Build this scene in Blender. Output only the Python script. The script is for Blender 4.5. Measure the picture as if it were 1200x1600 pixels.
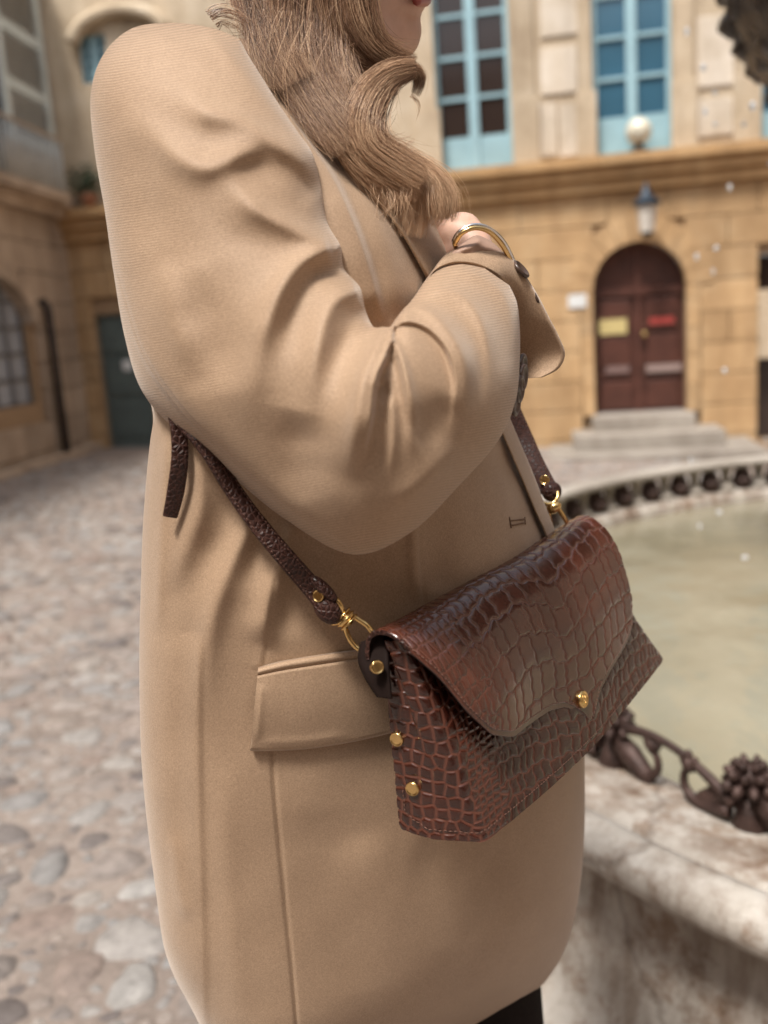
import bpy, bmesh, math, random
import numpy as np
from mathutils import Vector, Matrix, kdtree

# ------------------------------------------------------------------ scene, camera, light
scene = bpy.context.scene
for _o in list(bpy.data.objects):
    bpy.data.objects.remove(_o)
COL = scene.collection
random.seed(7)
RNG = np.random.default_rng(11)

CAM_H = 1.27
FPX = 1450.0                      # focal length in pixels of the 1200x1600 photograph
PITCH = math.radians(10.9)
ROLL = math.radians(4.0)
_f = Vector((0, math.cos(PITCH), -math.sin(PITCH)))
_r0 = Vector((1, 0, 0))
_u0 = Vector((0, math.sin(PITCH), math.cos(PITCH)))
_r = _r0 * math.cos(ROLL) - _u0 * math.sin(ROLL)
_u = _u0 * math.cos(ROLL) + _r0 * math.sin(ROLL)
CAMP = Vector((0, 0, CAM_H))
cam_data = bpy.data.cameras.new('camera')
cam = bpy.data.objects.new('camera', cam_data)
COL.objects.link(cam)
cam.matrix_world = Matrix(((_r.x, _u.x, -_f.x, CAMP.x), (_r.y, _u.y, -_f.y, CAMP.y),
                           (_r.z, _u.z, -_f.z, CAMP.z), (0, 0, 0, 1)))
cam_data.sensor_fit = 'VERTICAL'
cam_data.sensor_height = 36.0
cam_data.sensor_width = 36.0
cam_data.lens = FPX / 1600.0 * 36.0
cam_data.clip_start = 0.02
cam_data.clip_end = 500.0
cam_data.dof.use_dof = True
cam_data.dof.focus_distance = 0.64
cam_data.dof.aperture_fstop = 4.5
cam_data.dof.aperture_blades = 0
scene.camera = cam

SUN_EL = math.radians(62)
SUN_AZ = math.radians(-148)       # clockwise from +Y: high, to the left and behind the camera
sun_from = Vector((math.sin(SUN_AZ) * math.cos(SUN_EL), math.cos(SUN_AZ) * math.cos(SUN_EL), math.sin(SUN_EL)))
world = bpy.data.worlds.new('World')
scene.world = world
world.use_nodes = True
wn = world.node_tree
wn.nodes.clear()
w_out = wn.nodes.new('ShaderNodeOutputWorld')
w_bg = wn.nodes.new('ShaderNodeBackground')
w_sky = wn.nodes.new('ShaderNodeTexSky')
w_sky.sky_type = 'NISHITA'
w_sky.sun_disc = False
w_sky.sun_elevation = SUN_EL
w_sky.sun_rotation = SUN_AZ
w_sky.dust_density = 3.0
w_sky.air_density = 1.0
w_hs = wn.nodes.new('ShaderNodeHueSaturation')     # thin even cloud: the blue of the sky is mostly washed out
w_hs.inputs['Saturation'].default_value = 0.30
wn.links.new(w_sky.outputs[0], w_hs.inputs['Color'])
wn.links.new(w_hs.outputs[0], w_bg.inputs[0])
w_bg.inputs[1].default_value = 0.068
wn.links.new(w_bg.outputs[0], w_out.inputs[0])

sun_data = bpy.data.lights.new('sun', 'SUN')
sun_data.energy = 1.5
sun_data.angle = math.radians(11)
sun_data.color = (1.0, 0.94, 0.86)
sun = bpy.data.objects.new('sun', sun_data)
COL.objects.link(sun)
sun.rotation_euler = sun_from.to_track_quat('Z', 'Y').to_euler()

scene.view_settings.view_transform = 'Standard'
scene.view_settings.look = 'None'
scene.view_settings.exposure = 1.58
scene.view_settings.gamma = 1.0
scene.view_settings.use_curve_mapping = False
scene.cycles.max_bounces = 8
scene.cycles.diffuse_bounces = 4

# ------------------------------------------------------------------ helpers
def ray(px, py):
    return _r * ((px - 600.0) / FPX) - _u * ((py - 800.0) / FPX) + _f

def at(px, py, Y):
    """the point on the sight line of a photograph pixel that lies Y metres into the square"""
    v = ray(px, py)
    return CAMP + v * (Y / v.y)

def at_z(px, py, z):
    v = ray(px, py)
    return CAMP + v * ((z - CAMP.z) / v.z)

def proj(p):
    d = Vector(p) - CAMP
    k = d.dot(_f)
    return (600 + FPX * d.dot(_r) / k, 800 - FPX * d.dot(_u) / k)

_ar, _au, _af, _ac = (np.array(v) for v in (_r, _u, _f, CAMP))
def np_ray(px, py):
    return ((px - 600.0) / FPX)[..., None] * _ar - ((py - 800.0) / FPX)[..., None] * _au + _af
def np_at(px, py, Y):
    v = np_ray(px, py)
    return _ac + v * (Y / v[..., 1])[..., None]
def np_proj(P):
    d = P - _ac
    k = d @ _af
    return np.stack([600 + FPX * (d @ _ar) / k, 800 - FPX * (d @ _au) / k], -1)

def lin(r, g, b):
    def c(v):
        v /= 255.0
        return v / 12.92 if v <= 0.04045 else ((v + 0.055) / 1.055) ** 2.4
    return (c(r), c(g), c(b), 1.0)

def tag(o, label=None, cat=None, group=None, kind=None):
    if label: o['label'] = label
    if cat: o['category'] = cat
    if group: o['group'] = group
    if kind: o['kind'] = kind
    return o

def empty(name, loc=(0, 0, 0)):
    o = bpy.data.objects.new(name, None)
    o.empty_display_size = 0.1
    COL.objects.link(o)
    o.location = loc
    return o

def set_parent(o, parent):
    if parent is not None:
        o.parent = parent
        o.matrix_parent_inverse = parent_world(parent).inverted()

def parent_world(p):
    m = p.matrix_basis.copy()
    if p.parent is not None:
        m = parent_world(p.parent) @ p.matrix_parent_inverse @ m
    return m

def mesh_obj(name, verts, faces, mat, parent=None, smooth=True):
    me = bpy.data.meshes.new(name)
    me.from_pydata([tuple(v) for v in verts] if not isinstance(verts, np.ndarray) else verts.tolist(), [], faces)
    if mat is not None:
        me.materials.append(mat)
    if smooth:
        me.polygons.foreach_set('use_smooth', [True] * len(me.polygons))
    me.update()
    o = bpy.data.objects.new(name, me)
    COL.objects.link(o)
    set_parent(o, parent)
    return o

def grid_mesh(name, P, mat, parent=None, closed_u=False, uv=None, cols=None):
    """P: (rows, cols, 3) array"""
    n, m = P.shape[:2]
    idx = np.arange(n * m).reshape(n, m)
    if closed_u:
        nxt = np.roll(idx, -1, axis=1)
        q = np.stack([idx[:-1], nxt[:-1], nxt[1:], idx[1:]], -1).reshape(-1, 4)
    else:
        q = np.stack([idx[:-1, :-1], idx[:-1, 1:], idx[1:, 1:], idx[1:, :-1]], -1).reshape(-1, 4)
    me = bpy.data.meshes.new(name)
    V = P.reshape(-1, 3)
    me.vertices.add(len(V)); me.vertices.foreach_set('co', V.astype(np.float32).ravel())
    me.loops.add(q.size); me.loops.foreach_set('vertex_index', q.astype(np.int32).ravel())
    me.polygons.add(len(q)); me.polygons.foreach_set('loop_start', np.arange(0, q.size, 4, dtype=np.int32))
    me.polygons.foreach_set('loop_total', np.full(len(q), 4, dtype=np.int32))
    me.update(calc_edges=True)
    me.polygons.foreach_set('use_smooth', np.ones(len(q), dtype=bool))
    if uv is not None:
        lay = me.uv_layers.new(name='UVMap')
        lay.data.foreach_set('uv', uv.reshape(-1, 2)[q.ravel()].astype(np.float32).ravel())
    if cols is not None:
        for cname, arr in cols.items():
            at_ = me.attributes.new(cname, 'FLOAT', 'POINT')
            at_.data.foreach_set('value', arr.reshape(-1).astype(np.float32))
    if mat is not None: me.materials.append(mat)
    me.validate()
    o = bpy.data.objects.new(name, me)
    COL.objects.link(o)
    set_parent(o, parent)
    return o

class MB:
    """collects simple shapes, built as ONE mesh"""
    def __init__(s): s.v = []; s.f = []
    def add(s, verts, faces):
        b = len(s.v); s.v += [Vector(v) for v in verts]; s.f += [tuple(b + i for i in f) for f in faces]
    def box(s, o, ex, ey, ez, r0, r1):
        (x0, y0, z0), (x1, y1, z1) = r0, r1
        vs = [o + ex * x + ey * y + ez * z for z in (z0, z1) for (x, y) in ((x0, y0), (x1, y0), (x1, y1), (x0, y1))]
        s.add(vs, [(0, 3, 2, 1), (4, 5, 6, 7), (0, 1, 5, 4), (1, 2, 6, 5), (2, 3, 7, 6), (3, 0, 4, 7)])
    def tube(s, pts, rad, n=8, cap=True, flat=None):
        pts = [Vector(p) for p in pts]
        m = len(pts)
        rads = rad if hasattr(rad, '__len__') else [rad] * m
        b = len(s.v)
        t = (pts[1] - pts[0]).normalized()
        ref = Vector((0, 0, 1)) if abs(t.z) < 0.9 else Vector((1, 0, 0))
        a = t.cross(ref).normalized()
        for i, p in enumerate(pts):
            t = (pts[min(i + 1, m - 1)] - pts[max(i - 1, 0)]).normalized()
            a = (a - t * a.dot(t)).normalized()
            c = t.cross(a)
            for k in range(n):
                th = 2 * math.pi * k / n
                s.v.append(p + (a * math.cos(th) + c * math.sin(th)) * rads[i])
        for i in range(m - 1):
            for k in range(n):
                k2 = (k + 1) % n
                s.f.append((b + i * n + k, b + i * n + k2, b + (i + 1) * n + k2, b + (i + 1) * n + k))
        if cap:
            s.f.append(tuple(b + k for k in reversed(range(n))))
            s.f.append(tuple(b + (m - 1) * n + k for k in range(n)))
    def ball(s, c, rx, ry=None, rz=None, n=12, m=8, frame=None, jit=0.0, rng=None):
        c = Vector(c); ry = ry or rx; rz = rz or rx
        ex, ey, ez = frame or (Vector((1, 0, 0)), Vector((0, 1, 0)), Vector((0, 0, 1)))
        b = len(s.v)
        s.v.append(c + ez * rz)
        for i in range(1, m):
            ph = math.pi * i / m
            for k in range(n):
                th = 2 * math.pi * k / n
                j = 1 + (rng.uniform(-jit, jit) if rng else 0)
                s.v.append(c + (ex * (rx * math.sin(ph) * math.cos(th)) + ey * (ry * math.sin(ph) * math.sin(th)) + ez * (rz * math.cos(ph))) * j)
        s.v.append(c - ez * rz)
        for k in range(n):
            s.f.append((b, b + 1 + k, b + 1 + (k + 1) % n))
            e = len(s.v) - 1
            s.f.append((e, b + 1 + (m - 2) * n + (k + 1) % n, b + 1 + (m - 2) * n + k))
        for i in range(m - 2):
            for k in range(n):
                k2 = (k + 1) % n
                s.f.append((b + 1 + i * n + k, b + 1 + (i + 1) * n + k, b + 1 + (i + 1) * n + k2, b + 1 + i * n + k2))
    def prism(s, poly, o, ex, ez, en, n0, n1):
        """closed outline (list of (x, z)) extruded from n0 to n1 along en"""
        k = len(poly)
        vs = [o + ex * x + ez * z + en * n0 for x, z in poly] + [o + ex * x + ez * z + en * n1 for x, z in poly]
        s.add(vs, [tuple(range(k)), tuple(reversed(range(k, 2 * k)))] + [(i, i + k, (i + 1) % k + k, (i + 1) % k) for i in range(k)])
    def build(s, name, mat, parent=None, smooth=False, bevel=0.0):
        o = mesh_obj(name, s.v, s.f, mat, parent, smooth)
        bm = bmesh.new(); bm.from_mesh(o.data)
        bmesh.ops.recalc_face_normals(bm, faces=bm.faces)
        if bevel:
            bmesh.ops.bevel(bm, geom=list(bm.edges), offset=bevel, segments=2, affect='EDGES', profile=0.6, clamp_overlap=True)
        bm.to_mesh(o.data); bm.free()
        return o

def crom(pts, n, closed=False):
    """Catmull-Rom through rows of numbers, resampled evenly in parameter"""
    A = np.array(pts, float)
    k = len(A)
    t = np.linspace(0, k - 1, n)
    i = np.clip(t.astype(int), 0, k - 2)
    f = (t - i)[:, None]
    p0 = A[np.clip(i - 1, 0, k - 1)]; p1 = A[i]; p2 = A[i + 1]; p3 = A[np.clip(i + 2, 0, k - 1)]
    return 0.5 * ((2 * p1) + (-p0 + p2) * f + (2 * p0 - 5 * p1 + 4 * p2 - p3) * f ** 2 + (-p0 + 3 * p1 - 3 * p2 + p3) * f ** 3)

def sstep(x):
    x = np.clip(x, 0, 1)
    return x * x * (3 - 2 * x)

def pl_dist(Q, pts, n=60):
    """distance, signed side (+ = right of travel, in picture axes) and parameter along a smooth line"""
    C = crom(pts, n)
    a = C[:-1]; b = C[1:]; ab = b - a
    L2 = (ab ** 2).sum(1) + 1e-9
    best = np.full(len(Q), 1e9); side = np.zeros(len(Q)); tt = np.zeros(len(Q))
    for i in range(n - 1):
        w = Q - a[i]
        u = np.clip((w @ ab[i]) / L2[i], 0, 1)
        d = w - u[:, None] * ab[i]
        dd = np.hypot(d[:, 0], d[:, 1])
        m = dd < best
        best[m] = dd[m]
        side[m] = np.sign(ab[i, 0] * w[m, 1] - ab[i, 1] * w[m, 0])
        tt[m] = (i + u[m]) / (n - 1)
    return best, side, tt

def sculpt(Q, strokes):
    """sum of fold strokes (metres, + = raised) at picture points Q (N,2)"""
    H = np.zeros(len(Q))
    for st in strokes:
        kind, pts, w, amp = st[:4]
        t0, t1 = st[4] if len(st) > 4 else (0.25, 0.25)
        A = np.array(pts, float)
        wm = max(w) if hasattr(w, '__len__') else w
        R = wm * 4.5
        box = (Q[:, 0] > A[:, 0].min() - R) & (Q[:, 0] < A[:, 0].max() + R) & (Q[:, 1] > A[:, 1].min() - R) & (Q[:, 1] < A[:, 1].max() + R)
        ii = np.nonzero(box)[0]
        if len(ii) == 0: continue
        d, s, t = pl_dist(Q[ii], pts)
        ww = w if not hasattr(w, '__len__') else w[0] + (w[1] - w[0]) * t
        tp = sstep(t / max(t0, 1e-3)) * sstep((1 - t) / max(t1, 1e-3))
        if kind == 'ridge':
            h = np.exp(-0.5 * (d / ww) ** 2) if amp < 0 or wm < 4 else (1 + (d / (1.3 * ww)) ** 2) ** -1.7
        elif kind == 'left':      # raised on the left of travel, falls sharply across the line
            sd = d * -s
            h = np.where(sd > 0, np.exp(-0.5 * (sd / ww) ** 2), np.exp(-0.5 * (sd / np.maximum(ww * 0.16, 2.2)) ** 2))
        elif kind == 'right':
            sd = d * s
            h = np.where(sd > 0, np.exp(-0.5 * (sd / ww) ** 2), np.exp(-0.5 * (sd / np.maximum(ww * 0.16, 2.2)) ** 2))
        H[ii] += amp * h * tp
    return H

# ------------------------------------------------------------------ materials
def new_mat(name):
    m = bpy.data.materials.new(name)
    m.use_nodes = True
    nt = m.node_tree
    nt.nodes.clear()
    out = nt.nodes.new('ShaderNodeOutputMaterial')
    b = nt.nodes.new('ShaderNodeBsdfPrincipled')
    nt.links.new(b.outputs[0], out.inputs[0])
    return m, nt, b

def N(nt, typ, **kw):
    n = nt.nodes.new(typ)
    for k, v in kw.items():
        if k in n.inputs: n.inputs[k].default_value = v
        else: setattr(n, k, v)
    return n

def mixc(nt, fac, a, b, mode='MIX'):
    n = nt.nodes.new('ShaderNodeMix'); n.data_type = 'RGBA'; n.blend_type = mode
    for i, v in ((0, fac), (6, a), (7, b)):
        if hasattr(v, 'is_output'): nt.links.new(v, n.inputs[i])
        else: n.inputs[i].default_value = v
    return n.outputs[2]

def math_n(nt, op, a, b=0.0, c=None):
    n = nt.nodes.new('ShaderNodeMath'); n.operation = op
    for i, v in enumerate((a, b, c)):
        if v is None: continue
        if hasattr(v, 'is_output'): nt.links.new(v, n.inputs[i])
        else: n.inputs[i].default_value = v
    return n.outputs[0]

def ramp(nt, fac, stops):
    n = nt.nodes.new('ShaderNodeValToRGB')
    el = n.color_ramp.elements
    while len(el) < len(stops): el.new(0.5)
    for e, (p, c) in zip(el, stops): e.position = p; e.color = c
    nt.links.new(fac, n.inputs[0])
    return n.outputs[0]

def noise(nt, vec, scale, detail=4, rough=0.55, out=0):
    n = N(nt, 'ShaderNodeTexNoise', Scale=scale, Detail=detail, Roughness=rough)
    if vec is not None: nt.links.new(vec, n.inputs['Vector'])
    return n.outputs[out]

def coords(nt, which='Object'):
    return nt.nodes.new('ShaderNodeTexCoord').outputs[which]

def gpos(nt):
    return nt.nodes.new('ShaderNodeNewGeometry').outputs['Position']

def bump(nt, b, h, strength, dist):
    n = N(nt, 'ShaderNodeBump', Strength=strength, Distance=dist)
    nt.links.new(h, n.inputs['Height'])
    nt.links.new(n.outputs[0], b.inputs['Normal'])
    return n

def mat_plain(name, col, rough=0.6, metal=0.0, var=0.15, scale=20, bmp=0.0, objrand=0.0, spec=0.5, bdist=0.01):
    m, nt, b = new_mat(name)
    p = gpos(nt)
    f = noise(nt, p, scale, 5, 0.6)
    d = tuple(c * (1 - var) for c in col[:3]) + (1,)
    l = tuple(min(1, c * (1 + var)) for c in col[:3]) + (1,)
    c = ramp(nt, f, [(0.3, d), (0.7, l)])
    if objrand:
        oi = nt.nodes.new('ShaderNodeObjectInfo')
        v = math_n(nt, 'MULTIPLY_ADD', oi.outputs['Random'], 2 * objrand, 1 - objrand)
        hs = N(nt, 'ShaderNodeHueSaturation')
        nt.links.new(v, hs.inputs['Value']); nt.links.new(c, hs.inputs['Color'])
        c = hs.outputs[0]
    nt.links.new(c, b.inputs['Base Color'])
    b.inputs['Roughness'].default_value = rough
    b.inputs['Metallic'].default_value = metal
    b.inputs['Specular IOR Level'].default_value = spec
    if bmp: bump(nt, b, noise(nt, p, scale * 3, 4), bmp, bdist)
    return m

def mat_coat(name, twill):
    """camel wool; fine diagonal twill laid along the cloth's own UV (metres)"""
    m, nt, b = new_mat(name)
    uv = nt.nodes.new('ShaderNodeUVMap').outputs[0]
    sep = nt.nodes.new('ShaderNodeSeparateXYZ'); nt.links.new(uv, sep.inputs[0])
    p = gpos(nt)
    warp = noise(nt, p, 28, 2)
    per = 0.0017 if twill > 0.5 else 0.0010
    k = 2 * math.pi / per
    a = math_n(nt, 'MULTIPLY_ADD', sep.outputs[0], 0.03 if twill > 0.5 else 0.8, sep.outputs[1])
    a = math_n(nt, 'MULTIPLY_ADD', warp, 0.0022, a)
    s1 = math_n(nt, 'SINE', math_n(nt, 'MULTIPLY', a, k), 0)
    yarn = noise(nt, p, 900, 2, 0.7)
    fuzz = noise(nt, p, 2400, 2, 0.7)
    amp = noise(nt, p, 60, 3)
    s1 = math_n(nt, 'MULTIPLY', s1, math_n(nt, 'MULTIPLY_ADD', amp, 1.2, 0.25))
    h = math_n(nt, 'MULTIPLY_ADD', yarn, 1.6, math_n(nt, 'MULTIPLY', s1, 0.30 * twill))
    h = math_n(nt, 'MULTIPLY_ADD', fuzz, 0.9, h)
    bump(nt, b, h, 0.55, 0.00028)
    big = noise(nt, p, 14, 6, 0.65)
    c = ramp(nt, big, [(0.3, (0.365, 0.243, 0.152, 1)), (0.7, (0.425, 0.290, 0.187, 1))])
    t = math_n(nt, 'MULTIPLY_ADD', s1, 0.24 * twill, 0.5)
    t = math_n(nt, 'MULTIPLY_ADD', math_n(nt, 'SUBTRACT', yarn, 0.5), 0.9, t)
    c = mixc(nt, 1.0, c, ramp(nt, t, [(0.2, (0.66, 0.63, 0.60, 1)), (0.8, (1.28, 1.30, 1.33, 1))]), 'MULTIPLY')
    nt.links.new(c, b.inputs['Base Color'])
    b.inputs['Roughness'].default_value = 0.62
    b.inputs['Specular IOR Level'].default_value = 0.42
    b.inputs['Sheen Weight'].default_value = 0.45
    b.inputs['Sheen Roughness'].default_value = 0.4
    b.inputs['Sheen Tint'].default_value = (1.0, 0.93, 0.86, 1)
    return m

M_SLEEVE = mat_coat('coat_twill', 1.0)
M_COAT = mat_coat('coat_wool', 0.45)
M_LINING = mat_plain('coat_lining', (0.36, 0.23, 0.17, 1), 0.55, scale=60, var=0.1)
M_SKIN, _nt, _b = new_mat('skin')
_c = ramp(_nt, noise(_nt, gpos(_nt), 60, 4), [(0.3, (0.60, 0.37, 0.275, 1)), (0.7, (0.68, 0.44, 0.34, 1))])
_nt.links.new(_c, _b.inputs['Base Color'])
_b.inputs['Roughness'].default_value = 0.5
_b.inputs['Subsurface Weight'].default_value = 0.15
_b.inputs['Subsurface Radius'].default_value = (0.008, 0.003, 0.0015)
bump(_nt, _b, noise(_nt, gpos(_nt), 1400, 3), 0.25, 0.0004)
# ------------------------------------------------------------------ ground
def ground_z(x, y):
    k = min(max((y - 3.0) / 5.0, 0), 1); k = k * k * (3 - 2 * k)
    return -k * (0.03 + 0.045 * max(-1.0, min(x + 4.0, 12.0)))

def mat_ground():
    m, nt, b = new_mat('sandy_mortar')
    p = gpos(nt)
    c = ramp(nt, noise(nt, p, 3.0, 6, 0.65), [(0.25, (0.17, 0.14, 0.12, 1)), (0.5, (0.29, 0.24, 0.21, 1)), (0.78, (0.42, 0.365, 0.325, 1))])
    c2 = ramp(nt, noise(nt, p, 60, 4, 0.7), [(0.3, (0.7, 0.68, 0.66, 1)), (0.7, (1.15, 1.13, 1.12, 1))])
    nt.links.new(mixc(nt, 1.0, c, c2, 'MULTIPLY'), b.inputs['Base Color'])
    b.inputs['Roughness'].default_value = 0.9
    bump(nt, b, noise(nt, p, 90, 5, 0.7), 0.7, 0.012)
    return m

def mat_pebble(name, vary):
    m, nt, b = new_mat(name)
    p = gpos(nt)
    if vary == 'object':
        f = nt.nodes.new('ShaderNodeObjectInfo').outputs['Random']
    else:
        a = N(nt, 'ShaderNodeAttribute'); a.attribute_name = 'shade'; f = a.outputs['Fac']
    c = ramp(nt, f, [(0.0, (0.13, 0.11, 0.105, 1)), (0.15, (0.20, 0.178, 0.17, 1)), (0.38, (0.31, 0.262, 0.232, 1)),
                     (0.55, (0.26, 0.255, 0.255, 1)), (0.72, (0.35, 0.32, 0.295, 1)), (0.86, (0.25, 0.195, 0.17, 1)), (1.0, (0.36, 0.35, 0.34, 1))])
    d = ramp(nt, noise(nt, p, 30, 8, 0.75), [(0.3, (0.55, 0.54, 0.53, 1)), (0.7, (1.35, 1.33, 1.3, 1))])
    nt.links.new(mixc(nt, 1.0, c, d, 'MULTIPLY'), b.inputs['Base Color'])
    nt.links.new(ramp(nt, noise(nt, p, 40, 3), [(0.3, (0.35,) * 3 + (1,)), (0.7, (0.62,) * 3 + (1,))]), b.inputs['Roughness'])
    bump(nt, b, noise(nt, p, 90, 6, 0.7), 0.6, 0.01)
    return m

xs = np.concatenate([np.linspace(-40, -8, 9), np.linspace(-7, 9, 65), np.linspace(10, 42, 9)])
ys = np.concatenate([np.linspace(-40, -3, 10), np.linspace(-2, 15, 69), np.linspace(17, 60, 9)])
GX, GY = np.meshgrid(xs, ys)
GZ = np.array([[ground_z(x, y) for x in xs] for y in ys])
ground = grid_mesh('ground', np.stack([GX, GY, GZ], -1), mat_ground())
tag(ground, 'sandy square set with rounded cobbles', kind='structure')

peb_meshes = []; peb_low = []
rp = random.Random(5)
M_PEB = mat_pebble('cobble', 'object')
for k in range(20):
    mb = MB()
    mb.ball((0, 0, 0), 1, 1, 1, n=12 if k < 10 else 8, m=6 if k < 10 else 4)
    ph = [rp.uniform(0, 6.28) for _ in range(4)]; am = [rp.uniform(0.03, 0.13) for _ in range(4)]
    vs = []
    for v in mb.v:
        a = math.atan2(v.y, v.x)
        q = 1 + am[0] * math.cos(2 * a + ph[0]) + am[1] * math.cos(3 * a + ph[1]) + 0.6 * am[2] * math.cos(5 * a + ph[2])
        sq = (abs(math.cos(a)) ** 3 + abs(math.sin(a)) ** 3) ** (-1 / 3)
        z = v.z
        vs.append((v.x * q * sq ** 0.6, v.y * q * sq ** 0.6, (abs(z) ** 0.62) * (1 if z > 0 else -1)))
    me = bpy.data.meshes.new('cobble')
    me.from_pydata(vs, [], mb.f); me.materials.append(M_PEB)
    me.polygons.foreach_set('use_smooth', [True] * len(me.polygons))
    (peb_meshes if k < 10 else peb_low).append(me)

pebs = []
cell = {}
def try_peb(x, y, r):
    cx, cy = int(math.floor(x / 0.2)), int(math.floor(y / 0.2))
    for i in (-1, 0, 1):
        for j in (-1, 0, 1):
            for (x2, y2, r2) in cell.get((cx + i, cy + j), ()):
                if (x - x2) ** 2 + (y - y2) ** 2 < ((r + r2) * 0.85) ** 2: return
    cell.setdefault((cx, cy), []).append((x, y, r)); pebs.append((x, y, r))
FC = Vector((2.0, 2.45, 0)); FR = 2.0
for r_lo, r_hi, tries in ((0.065, 0.085, 5000), (0.045, 0.06, 16000), (0.026, 0.042, 34000), (0.013, 0.022, 30000)):
    for _ in range(tries):
        y = 0.2 + 11.5 * rp.random() ** 1.35
        x = rp.uniform(-5.2, 3.5)
        if r_hi < 0.03 and (y > 5 or x > 1): continue
        if (x - FC.x) ** 2 + (y - FC.y) ** 2 < (FR + 0.12) ** 2: continue
        if x < -4.3 + 0.1 * (y - 10): continue
        try_peb(x, y, rp.uniform(r_lo, r_hi))
for r_lo, r_hi, tries in ((0.030, 0.05, 9000), (0.016, 0.03, 26000)):
    for _ in range(tries):
        x = rp.uniform(-2.4, 0.5); y = rp.uniform(0.7, 4.5)
        if (x - FC.x) ** 2 + (y - FC.y) ** 2 < (FR + 0.12) ** 2: continue
        try_peb(x, y, rp.uniform(r_lo, r_hi))
def peb_score(p):
    x, y, r = p
    d = Vector((x, y, 0)) - CAMP
    if d.dot(_f) < 0.3: return 0
    px, py = proj((x, y, ground_z(x, y)))
    if -60 < px < 335 and 700 < py < 1680: return r / d.length * (1.0 if px < 300 else 0.4)
    return 0
order = sorted(range(len(pebs)), key=lambda i: -peb_score(pebs[i]))
single = set(order[:300])
sv, sf, ssh = [], [], []
for i, (x, y, r) in enumerate(pebs):
    e = rp.uniform(0.62, 0.95); a = rp.uniform(0, 3.1416)
    if rp.random() < 0.6: a = rp.gauss(0.15, 0.35)
    h = r * rp.uniform(0.32, 0.56); zc = ground_z(x, y) - h * rp.uniform(0.25, 0.55)
    tx, ty = rp.uniform(-0.08, 0.08), rp.uniform(-0.08, 0.08)
    if i in single:
        o = bpy.data.objects.new('cobble', peb_meshes[i % 10])
        COL.objects.link(o)
        o.location = (x, y, zc); o.rotation_euler = (tx, ty, a); o.scale = (r, r * e, h)
        o.parent = ground
    else:
        b0 = len(sv); ca, sa = math.cos(a), math.sin(a)
        me = peb_low[i % 10]
        for v in me.vertices:
            vx, vy = v.co.x * r, v.co.y * r * e
            sv.append((x + vx * ca - vy * sa, y + vx * sa + vy * ca, zc + v.co.z * h + tx * vx))
        sf += [tuple(b0 + q for q in pl.vertices) for pl in me.polygons]
        ssh += [rp.random()] * len(me.vertices)
far = mesh_obj('cobbles', sv, sf, mat_pebble('cobble_field', 'attr'), ground)
aa = far.data.attributes.new('shade', 'FLOAT', 'POINT'); aa.data.foreach_set('value', ssh)
far['kind'] = 'stuff'

# ------------------------------------------------------------------ buildings
class Frame:
    def __init__(s, p0, p1):
        s.o = Vector((p0[0], p0[1], 0)); d = Vector((p1[0] - p0[0], p1[1] - p0[1], 0)); s.ex = d.normalized()
        s.ez = Vector((0, 0, 1)); s.n = s.ex.cross(s.ez)
        if s.n.dot(CAMP - s.o) < 0: s.n = -s.n
        s.n.z = 0
    def uz(s, px, py):
        v = ray(px, py)
        t = (s.o - CAMP).dot(s.n) / v.dot(s.n)
        p = CAMP + v * t
        return (p - s.o).dot(s.ex), p.z
    def u(s, px, py): return s.uz(px, py)[0]
    def z(s, px, py): return s.uz(px, py)[1]
    def p(s, u, z, n=0.0): return s.o + s.ex * u + s.ez * z + s.n * n
    def box(s, mb, u0, u1, z0, z1, n0, n1): mb.box(s.o, s.ex, s.n, s.ez, (u0, n0, z0), (u1, n1, z1))

def mat_stone(name, lo, mid, hi, objrand=0.12, bscale=30):
    m, nt, b = new_mat(name)
    p = gpos(nt)
    f = noise(nt, p, 2.2, 7, 0.68)
    c = ramp(nt, f, [(0.25, lo + (1,)), (0.5, mid + (1,)), (0.75, hi + (1,))])
    st = N(nt, 'ShaderNodeMapping'); st.inputs['Scale'].default_value = (3, 3, 0.35); nt.links.new(p, st.inputs[0])
    d = ramp(nt, noise(nt, st.outputs[0], 1.3, 5, 0.6), [(0.3, (0.74, 0.72, 0.70, 1)), (0.62, (1.08, 1.08, 1.08, 1))])
    c = mixc(nt, 0.8, c, d, 'MULTIPLY')
    if objrand:
        oi = nt.nodes.new('ShaderNodeObjectInfo')
        hs = N(nt, 'ShaderNodeHueSaturation')
        nt.links.new(math_n(nt, 'MULTIPLY_ADD', oi.outputs['Random'], 2 * objrand, 1 - objrand), hs.inputs['Value'])
        nt.links.new(c, hs.inputs['Color']); c = hs.outputs[0]
    nt.links.new(c, b.inputs['Base Color'])
    b.inputs['Roughness'].default_value = 0.88
    bump(nt, b, noise(nt, p, bscale, 5, 0.65), 0.6, 0.02)
    return m

M_OCHRE = mat_stone('ochre_limestone', (0.38, 0.235, 0.115), (0.48, 0.315, 0.165), (0.56, 0.40, 0.235))
M_OCHRE_T = mat_stone('ochre_trim', (0.38, 0.225, 0.10), (0.46, 0.285, 0.135), (0.53, 0.36, 0.19), 0.0)
M_PALE = mat_stone('pale_render', (0.38, 0.29, 0.20), (0.52, 0.42, 0.30), (0.62, 0.53, 0.41), 0.06)
M_BROWN = mat_stone('brown_limestone', (0.31, 0.235, 0.175), (0.42, 0.33, 0.25), (0.52, 0.425, 0.34), 0.16)
M_GREYST = mat_stone('grey_step_stone', (0.25, 0.22, 0.19), (0.34, 0.305, 0.265), (0.42, 0.385, 0.345), 0.2)
M_JOINT = mat_plain('mortar_joint', (0.33, 0.225, 0.135, 1), 0.95, scale=15)
M_BLUE = mat_plain('pale_blue_paint', (0.30, 0.47, 0.53, 1), 0.5, scale=6, var=0.1)
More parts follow.
